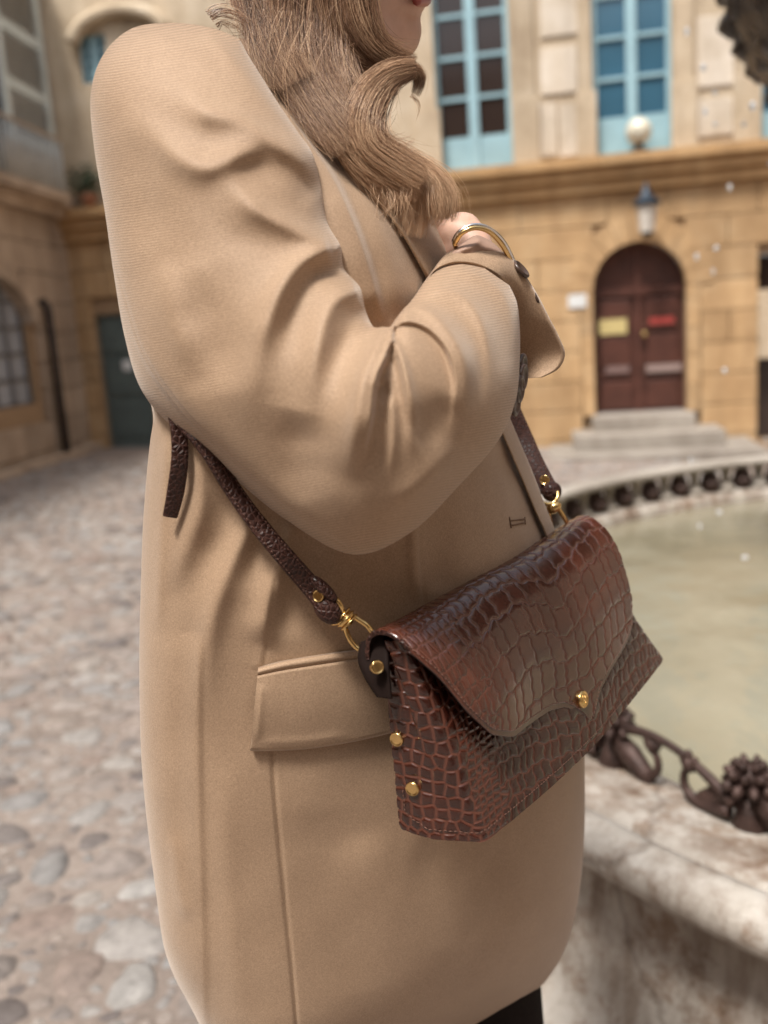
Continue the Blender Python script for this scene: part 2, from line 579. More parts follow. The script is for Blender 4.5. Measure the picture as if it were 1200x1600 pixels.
M_BLUEG = mat_plain('grey_green_paint', (0.58, 0.64, 0.63, 1), 0.6, scale=8, var=0.12)
M_SLAT = mat_plain('grey_louvre', (0.50, 0.53, 0.53, 1), 0.7, scale=8)
M_DOOR = mat_plain('oxblood_door_paint', (0.080, 0.029, 0.020, 1), 0.45, scale=5, var=0.3)
M_IRON = mat_plain('dark_iron', (0.035, 0.027, 0.026, 1), 0.5, 0.3, scale=20, var=0.3)
M_GREEND = mat_plain('grey_green_door', (0.10, 0.13, 0.125, 1), 0.5, scale=5)
def mat_glass(name, col, rough=0.12):
    m, nt, b = new_mat(name)
    nt.links.new(ramp(nt, noise(nt, gpos(nt), 1.2, 3), [(0.35, tuple(c * 0.8 for c in col) + (1,)), (0.65, col + (1,))]), b.inputs['Base Color'])
    b.inputs['Roughness'].default_value = rough
    b.inputs['Specular IOR Level'].default_value = 0.6
    return m
M_GLASSB = mat_glass('glass_painted_sky', (0.045, 0.13, 0.20))  # blue of the reflected sky is painted into the pane colour
M_GLASSD = mat_glass('window_glass_dark', (0.035, 0.022, 0.018))
M_GLASSP = mat_glass('window_glass_pale', (0.38, 0.41, 0.46), 0.3)

block_me = None
def stone_block(fr, u0, u1, z0, z1, n0, n1, mat, parent, name='stone_block'):
    """one ashlar: shared bevelled cube scaled to size"""
    global block_me
    if block_me is None: block_me = {}
    if mat.name not in block_me:
        bm = bmesh.new(); bmesh.ops.create_cube(bm, size=1.0)
        bmesh.ops.bevel(bm, geom=list(bm.edges), offset=0.035, segments=1, affect='EDGES')
        me = bpy.data.meshes.new(name); bm.to_mesh(me); bm.free(); me.materials.append(mat)
        block_me[mat.name] = me
    o = bpy.data.objects.new(name, block_me[mat.name]); COL.objects.link(o)
    R = Matrix((fr.ex, fr.n, fr.ez)).transposed().to_4x4()
    c = fr.p((u0 + u1) / 2, (z0 + z1) / 2, (n0 + n1) / 2)
    M = Matrix.Translation(c) @ R @ Matrix.Diagonal((u1 - u0, n1 - n0, z1 - z0, 1))
    o.parent = parent
    o.matrix_parent_inverse = parent_world(parent).inverted()
    o.matrix_basis = M
    return o

def ashlar(fr, u_lo, u_hi, z_lo, z_hi, ch, mat, parent, holes, rnd, lmin=0.62, lmax=1.15):
    """courses of blocks, stopping at the holes (u0, u1, z0, z1)"""
    n = max(1, round((z_hi - z_lo) / ch)); ch = (z_hi - z_lo) / n
    for k in range(n):
        z0 = z_lo + k * ch + 0.006; z1 = z_lo + (k + 1) * ch - 0.006
        spans = [(u_lo, u_hi)]
        for (h0, h1, hz0, hz1) in holes:
            if min(z1, hz1) - max(z0, hz0) > 0.25 * ch:
                ns = []
                for a, b in spans:
                    if h0 > a: ns.append((a, min(b, h0)))
                    if h1 < b: ns.append((max(a, h1), b))
                spans = [s for s in ns if s[1] - s[0] > 0.03]
        for a, b in spans:
            u = a
            first = rnd.uniform(0.3, 0.9)
            while u < b - 0.01:
                L = first if first else rnd.uniform(lmin, lmax)
                first = None
                e = u + L
                if b - e < 0.3: e = b
                stone_block(fr, u + 0.006, e - 0.006, z0, z1, -0.06, 0.0 + rnd.uniform(-0.004, 0.008), mat, parent)
                u = e

LW = Frame((-4.26, 10.3), (-3.96, 13.2))
RW = Frame((0.83, 12.0), (4.66, 11.27))
rb = empty('ochre_building', (RW.p(2, -0.4)))
tag(rb, 'ochre stone town house with pale blue windows and arched brown door', 'building')
lb = empty('brown_building', (LW.p(0, -0.1)))
tag(lb, 'brown stone town house with grey green shutters and arched ground floor window', 'building')
rnd = random.Random(3)

# --- the ochre building
zc0 = RW.z(950, 300); zc1 = RW.z(950, 246)            # string course between the floors
uL = (lambda d: ((LW.o - RW.o).dot(LW.n)) / RW.ex.dot(LW.n))(0) - 0.05; uR = RW.u(1420, 500)
zb = -0.6; zt = 8.5
dl, zsill = RW.uz(931, 648); dr = RW.u(1074, 648)
dcx = (dl + dr) / 2; dhw = (dr - dl) / 2
ztop = RW.z(1000, 376); zspr = ztop - dhw
gl0, gz0 = RW.uz(1184, 560); gz1 = RW.z(1190, 395)
gd0, gdz0 = RW.uz(168, 692); gd1 = RW.u(236, 600); gdz1 = RW.z(200, 488)
mb = MB()                                                  # core wall behind the facing, openings left free
def wall_cells(fr, mb, us, zs, holes, n0, n1):
    us = sorted(us); zs = sorted(zs)
    for a, b in zip(us, us[1:]):
        for c, d in zip(zs, zs[1:]):
            mu, mz = (a + b) / 2, (c + d) / 2
            if any(h[0] < mu < h[1] and h[2] < mz < h[3] for h in holes): continue
            fr.box(mb, a, b, c, d, n0, n1)
wins = []
for (x0, x1, ybot, ytop, dark) in ((686, 803, 276, -330, True), (929, 1051, 246, -360, False), (1185, 1320, 236, -380, False), (128, 172, 132, 55, False)):
    a, z0 = RW.uz(x0, ybot); b = RW.u(x1, ybot); wins.append((a, b, z0, RW.z(x0, ytop) if x0 > 200 else RW.z(x0, 55), dark))
holes = [(dl, dr, -1, ztop), (gd0, gd1, -1, gdz1), (gl0, gl0 + 1.3, gz0 - 1.0, gz1)] + [w[:4] for w in wins]
wall_cells(RW, mb, {uL, uR} | {h[0] for h in holes} | {h[1] for h in holes}, {zb, zt} | {h[2] for h in holes if h[2] > zb} | {h[3] for h in holes}, holes, -0.5, -0.065)
mb.build('wall_core', M_JOINT, rb)
ashlar(RW, uL, uR, zb, zc0, 0.355, M_OCHRE, rb, [(dl - 0.16, dr + 0.16, -1, zspr), (dl + 0.02, dr - 0.02, zspr, ztop + 0.05), (gd0, gd1, -1, gdz1), (gl0, gl0 + 1.3, gz0 - 1.0, gz1)], rnd)
# door surround: jamb blocks and arch stones
z = zsill - 0.02
while z < zspr - 0.05:
    h = min(0.34, zspr - z)
    stone_block(RW, dl - 0.155, dl, z + 0.004, z + h - 0.004, -0.22, 0.012, M_OCHRE, rb, 'jamb_stone')
    stone_block(RW, dr, dr + 0.155, z + 0.004, z + h - 0.004, -0.22, 0.012, M_OCHRE, rb, 'jamb_stone')
    z += h
nv = 11
for k in range(nv):
    a0 = math.pi * k / nv + 0.006; a1 = math.pi * (k + 1) / nv - 0.006
    pts = []
    for r_ in (dhw, ):
        pts += [(dcx + dhw * math.cos(a0 + (a1 - a0) * t), zspr + dhw * math.sin(a0 + (a1 - a0) * t)) for t in (0, .5, 1)]
        ro = dhw + 0.30
        pts += [(dcx + ro * math.cos(a1 + (a0 - a1) * t), zspr + ro * math.sin(a1 + (a0 - a1) * t)) for t in (0, .5, 1)]
    mv = MB(); mv.prism(pts, RW.o, RW.ex, RW.ez, RW.n, -0.22, 0.014); mv.build('arch_stone', M_OCHRE, rb)
# string course
mb = MB()
hc = zc1 - zc0
RW.box(mb, uL, uR, zc0, zc0 + hc * 0.35, -0.06, 0.10); RW.box(mb, uL, uR, zc0 + hc * 0.352, zc0 + hc * 0.7, -0.06, 0.17); RW.box(mb, uL, uR, zc0 + hc * 0.702, zc1, -0.06, 0.25)
mb.build('cornice', M_OCHRE_T, rb, bevel=0.012)
# upper floor: render panels, pilasters
mb = MB()
wall_cells(RW, mb, {uL, uR} | {w[0] for w in wins} | {w[1] for w in wins}, {zc1 + 0.002, zt} | {w[3] for w in wins} | {w[2] for w in wins if w[2] > zc1}, wins, -0.06, 0.0)
mb.build('render', M_PALE, rb)
for (x0, x1) in ((655, 684), (806, 838), (906, 927), (1054, 1084), (1150, 1182)):
    mb = MB(); a = RW.u(x0, 200); b = RW.u(x1, 200)
    RW.box(mb, a, b, zc1 + 0.003, zt, 0.002, 0.05); RW.box(mb, a - 0.04, b + 0.04, zc1 + 0.003, zc1 + 0.75, 0.002, 0.075)
    mb.build('pilaster', M_PALE, rb, bevel=0.01)
for (x0, x1, y0, y1) in ((846, 900, 150, 70), (845, 869, 246, 160), (876, 904, 246, 160), (1090, 1146, 215, 150), (1090, 1146, 138, 20), (845, 900, 60, -60)):
    mb = MB(); a, z0 = RW.uz(x0, y0); b, z1 = RW.uz(x1, y1)
    RW.box(mb, a, b, z0, z1, 0.001, 0.028); mb.build('wall_panel', mat_stone('worn_plaster', (0.5, 0.42, 0.32), (0.63, 0.55, 0.45), (0.74, 0.68, 0.60), 0.1) if 'worn_plaster' not in bpy.data.materials else bpy.data.materials['worn_plaster'], rb, bevel=0.008)

def casement(fr, u0, u1, z0, z1, parent, frame_m, glass, ncol=2, nrow=6, panel=0.0, n=-0.12):
    """window > panes: two leaves with glazing bars, glass set back, blank panel at the foot"""
    mb = MB()
    w = u1 - u0; t = 0.055; mid = (u0 + u1) / 2
    zg = z0 + panel
    fr.box(mb, u0, u0 + t, z0, z1, n - 0.06, n + 0.05); fr.box(mb, u1 - t, u1, z0, z1, n - 0.06, n + 0.05)
    fr.box(mb, mid - t * 1.1, mid + t * 1.1, z0, z1, n - 0.05, n + 0.06)
    fr.box(mb, u0 + t, u1 - t, z1 - t, z1, n - 0.06, n + 0.045)
    if panel: fr.box(mb, u0 + t, u1 - t, z0, zg, n - 0.04, n + 0.03)
    zr = [zg + (z1 - t - zg) * k / nrow for k in range(nrow + 1)]
    for k in range(nrow):
        fr.box(mb, u0 + t, u1 - t, zr[k], zr[k] + 0.042, n - 0.035, n + 0.025)
    o = mb.build('window', frame_m, parent)
    for side in (0, 1):
        a = (u0 + t, mid - t * 1.1)[0] if side == 0 else mid + t * 1.1
        b = (mid - t * 1.1) if side == 0 else u1 - t
        for k in range(nrow):
            pm = MB(); fr.box(pm, a, b, zr[k] + 0.042, zr[k + 1], n - 0.02, n - 0.008)
            pm.build('pane', glass(k, side), o)
    return o
casement(RW, wins[0][0], wins[0][1], wins[0][2], wins[0][3], rb, M_BLUE, lambda k, s: M_GLASSD if k < 4 - s * 0 and not (k == 4) else M_GLASSB, nrow=8, panel=0.40)
casement(RW, wins[1][0], wins[1][1], wins[1][2], wins[1][3], rb, M_BLUE, lambda k, s: M_GLASSB, nrow=8, panel=0.40)
casement(RW, wins[2][0], wins[2][1], wins[2][2], wins[2][3], rb, M_BLUE, lambda k, s: M_GLASSB, nrow=8, panel=0.40)
casement(RW, wins[3][0], wins[3][1], wins[3][2], wins[3][3], rb, M_BLUE, lambda k, s: M_GLASSB, nrow=4)
# arched hood over the left window
mb = MB(); uc, zc_ = RW.uz(190, 62)
pts = [Vector(RW.p(uc + 0.62 * math.cos(a), zc_ + 0.32 * math.sin(a), 0.08)) for a in np.linspace(0, math.pi, 15)]
mb.tube(pts, 0.09, 8); mb.build('window_hood', M_PALE, rb, smooth=True)
# arched double door
door = MB()
n0 = -0.20
def arch_poly(x0, x1, zlo, shrink=0.0):
    pts = [(x0, zlo), (x1, zlo)]
    R_ = dhw - shrink
    aa_ = [t for t in np.linspace(0, math.pi, 33)]
    for a in aa_:
        x = dcx + R_ * math.cos(a)
        if x0 - 1e-6 <= x <= x1 + 1e-6: pts.append((x, zspr + R_ * math.sin(a)))
    return pts
dm = MB(); dm.prism(arch_poly(dl, dr, zsill), RW.o, RW.ex, RW.ez, RW.n, n0 - 0.08, n0 - 0.03); 
dm.box(RW.o, RW.ex, RW.n, RW.ez, (dcx - 0.035, n0 - 0.03, zsill), (dcx + 0.035, n0 + 0.012, ztop - 0.02))
dm.box(RW.o, RW.ex, RW.n, RW.ez, (dl, n0 - 0.03, zspr - 0.08), (dr, n0 + 0.03, zspr + 0.02))
dobj = dm.build('door', M_DOOR, rb)
for s in (0, 1):
    a = dl + 0.03 if s == 0 else dcx + 0.045; b = dcx - 0.045 if s == 0 else dr - 0.03
    for (f0, f1) in ((0.02, 0.27), (0.30, 0.36), (0.40, 0.66), (0.70, 0.97)):
        hz = zspr - 0.08 - zsill
        pm = MB(); RW.box(pm, a + 0.05, b - 0.05, zsill + hz * f0, zsill + hz * f1, n0 - 0.03, n0 + 0.004 + 0.01 * (f1 - f0 > 0.2))
        pm.build('door_panel', M_DOOR, dobj, bevel=0.012)
mb = MB(); mb.ball(RW.p(dcx + 0.07, zsill + 0.95, n0 + 0.05), 0.035); mb.build('door_knob', mat_plain('brass', (0.5, 0.36, 0.15, 1), 0.35, 1.0), dobj, smooth=True)
for (x0, x1, y0, y1, nm, colr) in ((938, 981, 524, 497, 'yellow_notice', (0.55, 0.45, 0.20, 1)), (1017, 1056, 507, 494, 'red_notice', (0.42, 0.06, 0.05, 1)), (1012, 1068, 583, 568, 'letter_plate', (0.30, 0.22, 0.20, 1)), (948, 985, 585, 572, 'kick_rail', (0.20, 0.13, 0.12, 1))):
    a, z0 = RW.uz(x0, y0); b, z1 = RW.uz(x1, y1)
    mb = MB(); RW.box(mb, a, b, z0, z1, n0 + 0.016, n0 + 0.03); mb.build(nm, mat_plain(nm, colr, 0.6), dobj)
a, z0 = RW.uz(888, 482); b, z1 = RW.uz(916, 459)
mb = MB(); RW.box(mb, a, b, z0, z1, 0.012, 0.03); o = mb.build('wall_plaque', mat_plain('white_enamel', (0.72, 0.74, 0.74, 1), 0.35), rb, bevel=0.004)
# steps
for k, (x0, x1, ytop_, ybt, out) in enumerate(((925, 1082, 648, 672, 0.30), (893, 1118, 672, 694, 0.75), (858, 1165, 694, 722, 1.25))):
    a = RW.u(x0, 660); b = RW.u(x1, 660); zz = zsill - 0.01 - 0.17 * k
    mb = MB(); RW.box(mb, a, b, zz - 0.17 if k < 2 else -0.9, zz, 0.02 if k else -0.2, out)
    mb.build('step', M_GREYST, rb, bevel=0.015)
# ground floor window on the right with pale shutter, green grey door on the left
mb = MB(); RW.box(mb, gl0 + 0.02, gl0 + 1.28, gz0 - 0.98, gz1 - 0.02, -0.3, -0.25); sh = mb.build('dark_window', M_GLASSD, rb)
mb = MB(); RW.box(mb, gl0, gl0 + 0.5, RW.z(1195, 560), RW.z(1195, 452), -0.2, 0.02); mb.build('shutter', M_PALE, rb, bevel=0.01)
mb = MB(); RW.box(mb, gd0, gd1, gdz0 - 0.1, gdz1, -0.2, -0.14)
o = mb.build('side_door', M_GREEND, rb)
for k in range(3):
    pm = MB(); hz = (gdz1 - gdz0) / 3; RW.box(pm, gd0 + 0.07, gd1 - 0.07, gdz0 + hz * k + 0.06, gdz0 + hz * (k + 1) - 0.04, -0.14, -0.115); pm.build('door_panel', M_GREEND, o, bevel=0.01)
a, z0 = RW.uz(188, 580); mb = MB(); RW.box(mb, a, a + 0.13, z0, z0 + 0.14, -0.11, -0.095); mb.build('notice', bpy.data.materials['white_enamel'], o)

# --- the brown building along the left
zl0 = LW.z(60, 335); zl1 = LW.z(60, 308)
vL = -19.0; vR = (RW.p(uL, 0) - LW.o).dot(LW.ex)
av0, az0 = LW.uz(-75, 655); av1 = LW.u(64, 600); acx = (av0 + av1) / 2; ahw = (av1 - av0) / 2
aztop = LW.z(-5, 425); azs = aztop - ahw * 0.55
mb = MB()
wall_cells(LW, mb, {vL, vR + 0.4, av0, av1}, {-0.5, az0, aztop, 6.2}, [(av0, av1, az0, aztop)], -0.5, -0.065)
mb.build('wall_core', M_JOINT, lb)
ashlar(LW, -3.0, vR, -0.25, zl0, 0.36, M_BROWN, lb, [(av0 - 0.0, av1 + 0.12, az0 - 0.05, azs), (av0 + 0.1, av1 - 0.1, azs, aztop)], rnd, 0.5, 0.9)
mb = MB(); LW.box(mb, vL, vR, zl0, zl1, -0.06, 0.14); LW.box(mb, vL, vR, zl1 - 0.1, zl1 + 0.06, -0.06, 0.24); mb.build('cornice', M_BROWN, lb, bevel=0.01)
mb = MB(); LW.box(mb, vL, vR, zl1 + 0.065, 6.2, -0.06, 0.0); mb.build('render', M_PALE, lb)
mb = MB(); LW.box(mb, vL, vR + 0.1, -0.6, 0.05, -0.06, 0.16); mb.build('plinth', M_BROWN, lb, bevel=0.02)
# arched window: ring, glass with bars
na = 9
for k in range(na):
    a0 = math.pi * k / na + 0.008; a1 = math.pi * (k + 1) / na - 0.008
    f = lambda r_, a: (acx + (ahw + r_) * math.cos(a), azs + (ahw * 0.55 + r_) * math.sin(a))
    pts = [f(0, a0), f(0, (a0 + a1) / 2), f(0, a1), f(0.22, a1), f(0.22, (a0 + a1) / 2), f(0.22, a0)]
    mv = MB(); mv.prism(pts, LW.o, LW.ex, LW.ez, LW.n, -0.25, 0.02); mv.build('arch_stone', M_BROWN, lb)
mb = MB()
for k in range(6):
    uu = av0 + (av1 - av0) * k / 5; LW.box(mb, uu - 0.03, uu + 0.03, az0, aztop, -0.2, -0.14)
for k in range(6):
    zz = az0 + (aztop - az0) * k / 5; LW.box(mb, av0, av1, zz - 0.02, zz + 0.025, -0.19, -0.15)
aw = mb.build('arched_window', mat_plain('grey_grille', (0.13, 0.13, 0.135, 1), 0.6), lb)
for k in range(5):
    for j in range(5):
        pm = MB(); du = (av1 - av0) / 5; dz = (aztop - az0) / 5
        LW.box(pm, av0 + du * k + 0.03, av0 + du * (k + 1) - 0.03, az0 + dz * j + 0.025, az0 + dz * (j + 1) - 0.02, -0.18, -0.17); pm.build('pane', M_GLASSP, aw)
# downpipe
mb = MB(); p0 = LW.p(LW.u(66, 480), LW.z(66, 478), 0.08); p1 = LW.p(LW.u(92, 716), LW.z(92, 716), 0.08)
u_p = LW.u(80, 600); mb.tube([LW.p(u_p, LW.z(72, 470), 0.02), LW.p(u_p, LW.z(72, 482), 0.09), LW.p(u_p, 1.2, 0.09), LW.p(u_p, -0.1, 0.09)], 0.05, 10); mb.build('downpipe', M_IRON, lb, smooth=True)
# shutters of the upper window: frame with three louvred fields
for (x0, x1) in ((5, 76), (-150, -66)):
    s0, sz0 = LW.uz(x0, 214); s1 = LW.u(x1, 214); sz1 = sz0 + 2.6
    mb = MB(); fw = 0.13
    LW.box(mb, s0, s0 + fw, sz0, sz1, 0.03, 0.09); LW.box(mb, s1 - fw, s1, sz0, sz1, 0.03, 0.09)
    hs_ = (sz1 - sz0) / 4
    for k in range(5):
        zz = sz0 + hs_ * k; LW.box(mb, s0 + fw, s1 - fw, zz - (0.06 if k else 0), zz + 0.07 if k < 4 else zz, 0.032, 0.088)
    so = mb.build('shutter', M_BLUEG, lb)
    for k in range(4):
        zz = sz0 + hs_ * k + 0.07; ze = sz0 + hs_ * (k + 1) - 0.06; ns = 9
        for j in range(ns):
            pm = MB(); a = zz + (ze - zz) * j / ns
            pm.box(LW.p(0, a, 0.06), LW.ex, (LW.n * 0.75 - LW.ez * 0.66), (LW.ez * 0.75 + LW.n * 0.66), (s0 + fw, -0.040, 0), (s1 - fw, 0.040, 0.012)); pm.build('slat', M_SLAT, so)
mb = MB(); a = LW.u(-66, 214); b = LW.u(5, 214); LW.box(mb, a, b, sz0, sz1, -0.055, 0.012); mb.build('dark_window', M_GLASSD, lb)
# balcony rail
mb = MB(); a = LW.u(-140, 290); b = LW.u(66, 290); z0 = LW.z(40, 298); z1 = LW.z(40, 215)
LW.box(mb, a, b, z0 - 0.1, z0, 0.01, 0.34); LW.box(mb, a, b, z1 - 0.03, z1, 0.29, 0.33)
o = mb.build('balcony', M_BROWN, lb)
for k in range(26):
    uu = a + (b - a) * (k + 0.5) / 26; pm = MB(); pm.tube([LW.p(uu, z0 + 0.002, 0.31), LW.p(uu, z1 - 0.032, 0.31)], 0.016, 6); pm.build('baluster', M_SLAT, o, smooth=True)
u_pl = LW.u(116, 200)
mb = MB(); LW.box(mb, u_pl, LW.u(150, 200), zl1 + 0.07, 6.2, 0.002, 0.07); mb.build('pilaster', M_PALE, lb, bevel=0.01)

# the square goes on behind the camera and to the right: unseen house fronts added so light falls mostly from above
mb = MB()
X3, Y3, Z3 = Vector((1, 0, 0)), Vector((0, 1, 0)), Vector((0, 0, 1)); O3 = Vector((0, 0, 0))
mb.box(O3, X3, Y3, Z3, (-6.5, -9.0, -0.6), (10.5, -8.4, 10.0))
mb.box(O3, X3, Y3, Z3, (9.2, -8.35, -0.6), (9.9, 10.4, 10.0))
mb.box(O3, X3, Y3, Z3, (-6.4, -8.35, -0.6), (-6.1, -8.0, 6.2))
encl = mb.build('added_house_fronts', M_BROWN, None); tag(encl, 'unseen house fronts added round the rest of the square to shut out low sky light', kind='structure')

# potted plant on the cornice of the ochre building
pp = RW.p(RW.u(140, 262), zc1 + 0.0, 0.14)
plant = empty('potted_plant', pp); tag(plant, 'dark leafy plant on the ledge left of the camel coat shoulder', 'plant')
mb = MB(); mb.tube([pp + Vector((0, 0, 0.0)), pp + Vector((0, 0, 0.13)), pp + Vector((0, 0, 0.17))], [0.075, 0.10, 0.11], 12); mb.build('pot', mat_plain('terracotta', (0.30, 0.13, 0.07, 1), 0.8), plant, smooth=True)
mb = MB(); rl = random.Random(2)
for k in range(170):
    d = Vector((rl.gauss(0, 1), rl.gauss(0, 0.6), rl.gauss(0.4, 1))).normalized() * rl.uniform(0.05, 0.30); d.z = abs(d.z) * 1.3
    c = pp + Vector((0, 0, 0.2)) + d; t = Vector((rl.gauss(0, 1), rl.gauss(0, 1), rl.gauss(0, .6))).normalized(); s_ = t.orthogonal().normalized()
    mb.add([c - t * 0.05, c + s_ * 0.02, c + t * 0.05, c - s_ * 0.02], [(0, 1, 2, 3)])
mb.build('foliage', mat_plain('dark_leaf', (0.035, 0.06, 0.028, 1), 0.6, scale=30, var=0.4), plant)

# lantern over the door, globe lamp on the string course
lp = RW.p(RW.u(1006, 340), RW.z(1006, 340), 0.32)
lan = empty('wall_lantern', lp); tag(lan, 'small blue black lantern on the wall above the arched door', 'lantern')
mb = MB()
mb.tube([lp + Vector((0, 0, 0.10)), lp + Vector((0, 0, 0.14)), lp + Vector((0, 0, 0.22)), lp + Vector((0, 0, 0.27)), lp + Vector((0, 0, 0.36))], [0.16, 0.165, 0.07, 0.045, 0.012], 6); mb.build('cap', mat_plain('blue_black_metal', (0.03, 0.045, 0.065, 1), 0.4, 0.4), lan)
mb = MB(); mb.tube([lp + Vector((0, 0, -0.20)), lp + Vector((0, 0, 0.098))], [0.085, 0.125], 6); mb.build('glass', mat_plain('lantern_glass', (0.62, 0.58, 0.52, 1), 0.25), lan)
mb = MB(); mb.tube([lp + Vector((0, 0, -0.255)), lp + Vector((0, 0, -0.202))], [0.03, 0.09], 6); mb.tube([lp + Vector((0, 0, 0.2)) - RW.n * 0.06, lp + Vector((0, 0, 0.24)) - RW.n * 0.18, lp + Vector((0, 0, 0.05)) - RW.n * 0.31], 0.018, 8); mb.build('bracket', M_IRON, lan)
gp = RW.p(RW.u(997, 250), zc1, 0.13)
glb = empty('globe_lamp', gp); tag(glb, 'pale glass globe lamp standing on the ledge below the right blue window', 'lamp')
mb = MB(); mb.tube([gp, gp + Vector((0, 0, .03)), gp + Vector((0, 0, .05)), gp + Vector((0, 0, .1))], [.09, .085, .035, .05], 12); mb.build('base', M_IRON, glb, smooth=True)
mb = MB(); mb.ball(gp + Vector((0, 0, 0.235)), 0.15, n=20, m=14); mb.build('globe', mat_plain('milk_glass', (0.66, 0.62, 0.50, 1), 0.12), glb, smooth=True)

# ------------------------------------------------------------------ fountain
def mat_marble():
    m, nt, b = new_mat('weathered_marble')
    p = gpos(nt)
    c = ramp(nt, noise(nt, p, 3.0, 8, 0.7), [(0.25, (0.33, 0.29, 0.25, 1)), (0.5, (0.50, 0.46, 0.41, 1)), (0.72, (0.63, 0.60, 0.56, 1))])
    mp = N(nt, 'ShaderNodeMapping'); mp.inputs['Scale'].default_value = (5, 5, 1.0); nt.links.new(p, mp.inputs[0])
    st = ramp(nt, noise(nt, mp.outputs[0], 2.0, 7, 0.7), [(0.40, (0.42, 0.33, 0.27, 1)), (0.58, (1, 1, 1, 1))])
    c = mixc(nt, 0.75, c, st, 'MULTIPLY')
    ru = ramp(nt, noise(nt, p, 9.0, 6, 0.75), [(0.36, (0.40, 0.24, 0.13, 1)), (0.50, (1, 1, 1, 1))])
    c = mixc(nt, 0.8, c, ru, 'MULTIPLY')
    # hairline cracks
    wv = N(nt, 'ShaderNodeTexVoronoi', Scale=1.7); wv.feature = 'DISTANCE_TO_EDGE'
    dn = noise(nt, p, 6, 5, 0.7, 1)
    vm = nt.nodes.new('ShaderNodeVectorMath'); vm.operation = 'MULTIPLY_ADD'; nt.links.new(dn, vm.inputs[0]); vm.inputs[1].default_value = (0.12, 0.12, 0.12); nt.links.new(p, vm.inputs[2])
    nt.links.new(vm.outputs[0], wv.inputs['Vector'])
    ck = ramp(nt, wv.outputs['Distance'], [(0.004, (0.22, 0.15, 0.11, 1)), (0.016, (1, 1, 1, 1))])
    c = mixc(nt, 0.4, c, ck, 'MULTIPLY')
    nt.links.new(c, b.inputs['Base Color'])
    b.inputs['Roughness'].default_value = 0.6
    bump(nt, b, noise(nt, p, 26, 7, 0.7), 0.6, 0.012)
    return m
M_MARB = mat_marble()
fnt = empty('fountain', (FC.x, FC.y, 0)); tag(fnt, 'round weathered marble fountain basin edged with dark iron scrolls', 'fountain')
def lathe(name, prof, mat, parent, n=160, c=FC, wob=0.0):
    rr = np.random.default_rng(4)
    th = np.linspace(0, 2 * math.pi, n, endpoint=False)
    P = np.zeros((len(prof), n, 3))
    for i, (r_, z) in enumerate(prof):
        q = r_ + wob * rr.normal(size=n)
        P[i, :, 0] = c.x + q * np.cos(th); P[i, :, 1] = c.y + q * np.sin(th); P[i, :, 2] = z
    return grid_mesh(name, P, mat, parent, closed_u=True)
RZ = 0.47
prof = [(FR + 0.13, -0.3), (FR + 0.13, -0.02), (FR + 0.12, 0.03), (FR + 0.03, 0.045), (FR + 0.0, 0.07)] + [(FR - 0.015 - 0.05 * math.sin(t * 1.5), 0.09 + 0.30 * t) for t in np.linspace(0, 1, 12)]
lathe('basin', prof, M_MARB, fnt, 220)
prof = [(FR - 0.06, RZ - 0.085)] + [(FR + 0.0 + 0.043 * math.sin(a), RZ - 0.040 - 0.040 * math.cos(a)) for a in np.linspace(0.2, math.pi, 14)] + [(FR - 0.018, RZ + 0.0015), (FR - 0.022, RZ - 0.010), (FR - 0.028, RZ - 0.010), (FR - 0.032, RZ + 0.002), (FR - 0.09, RZ + 0.001), (FR - 0.12, RZ - 0.006), (FR - 0.20, RZ - 0.018), (FR - 0.235, RZ - 0.026), (FR - 0.25, RZ - 0.06), (FR - 0.255, RZ - 0.3)]
lathe('rim', prof, M_MARB, fnt, 260)
m, nt, b = new_mat('murky_water'); p = gpos(nt)
nt.links.new(ramp(nt, noise(nt, p, 1.6, 6, 0.6), [(0.3, (0.20, 0.178, 0.12, 1)), (0.7, (0.31, 0.285, 0.21, 1))]), b.inputs['Base Color'])
b.inputs['Roughness'].default_value = 0.12; b.inputs['IOR'].default_value = 1.4
bump(nt, b, noise(nt, p, 7, 3, 0.5), 0.35, 0.03)
WZ = RZ - 0.075
wv = lathe('water', [(0.02, WZ), (0.6, WZ), (1.2, WZ), (FR - 0.252, WZ)], m, None, 96)
tag(wv, 'murky green beige water filling the basin', kind='structure')
M_RUST = mat_plain('rusty_iron', (0.062, 0.036, 0.030, 1), 0.55, 0.35, scale=40, var=0.5, bmp=0.5, bdist=0.004)

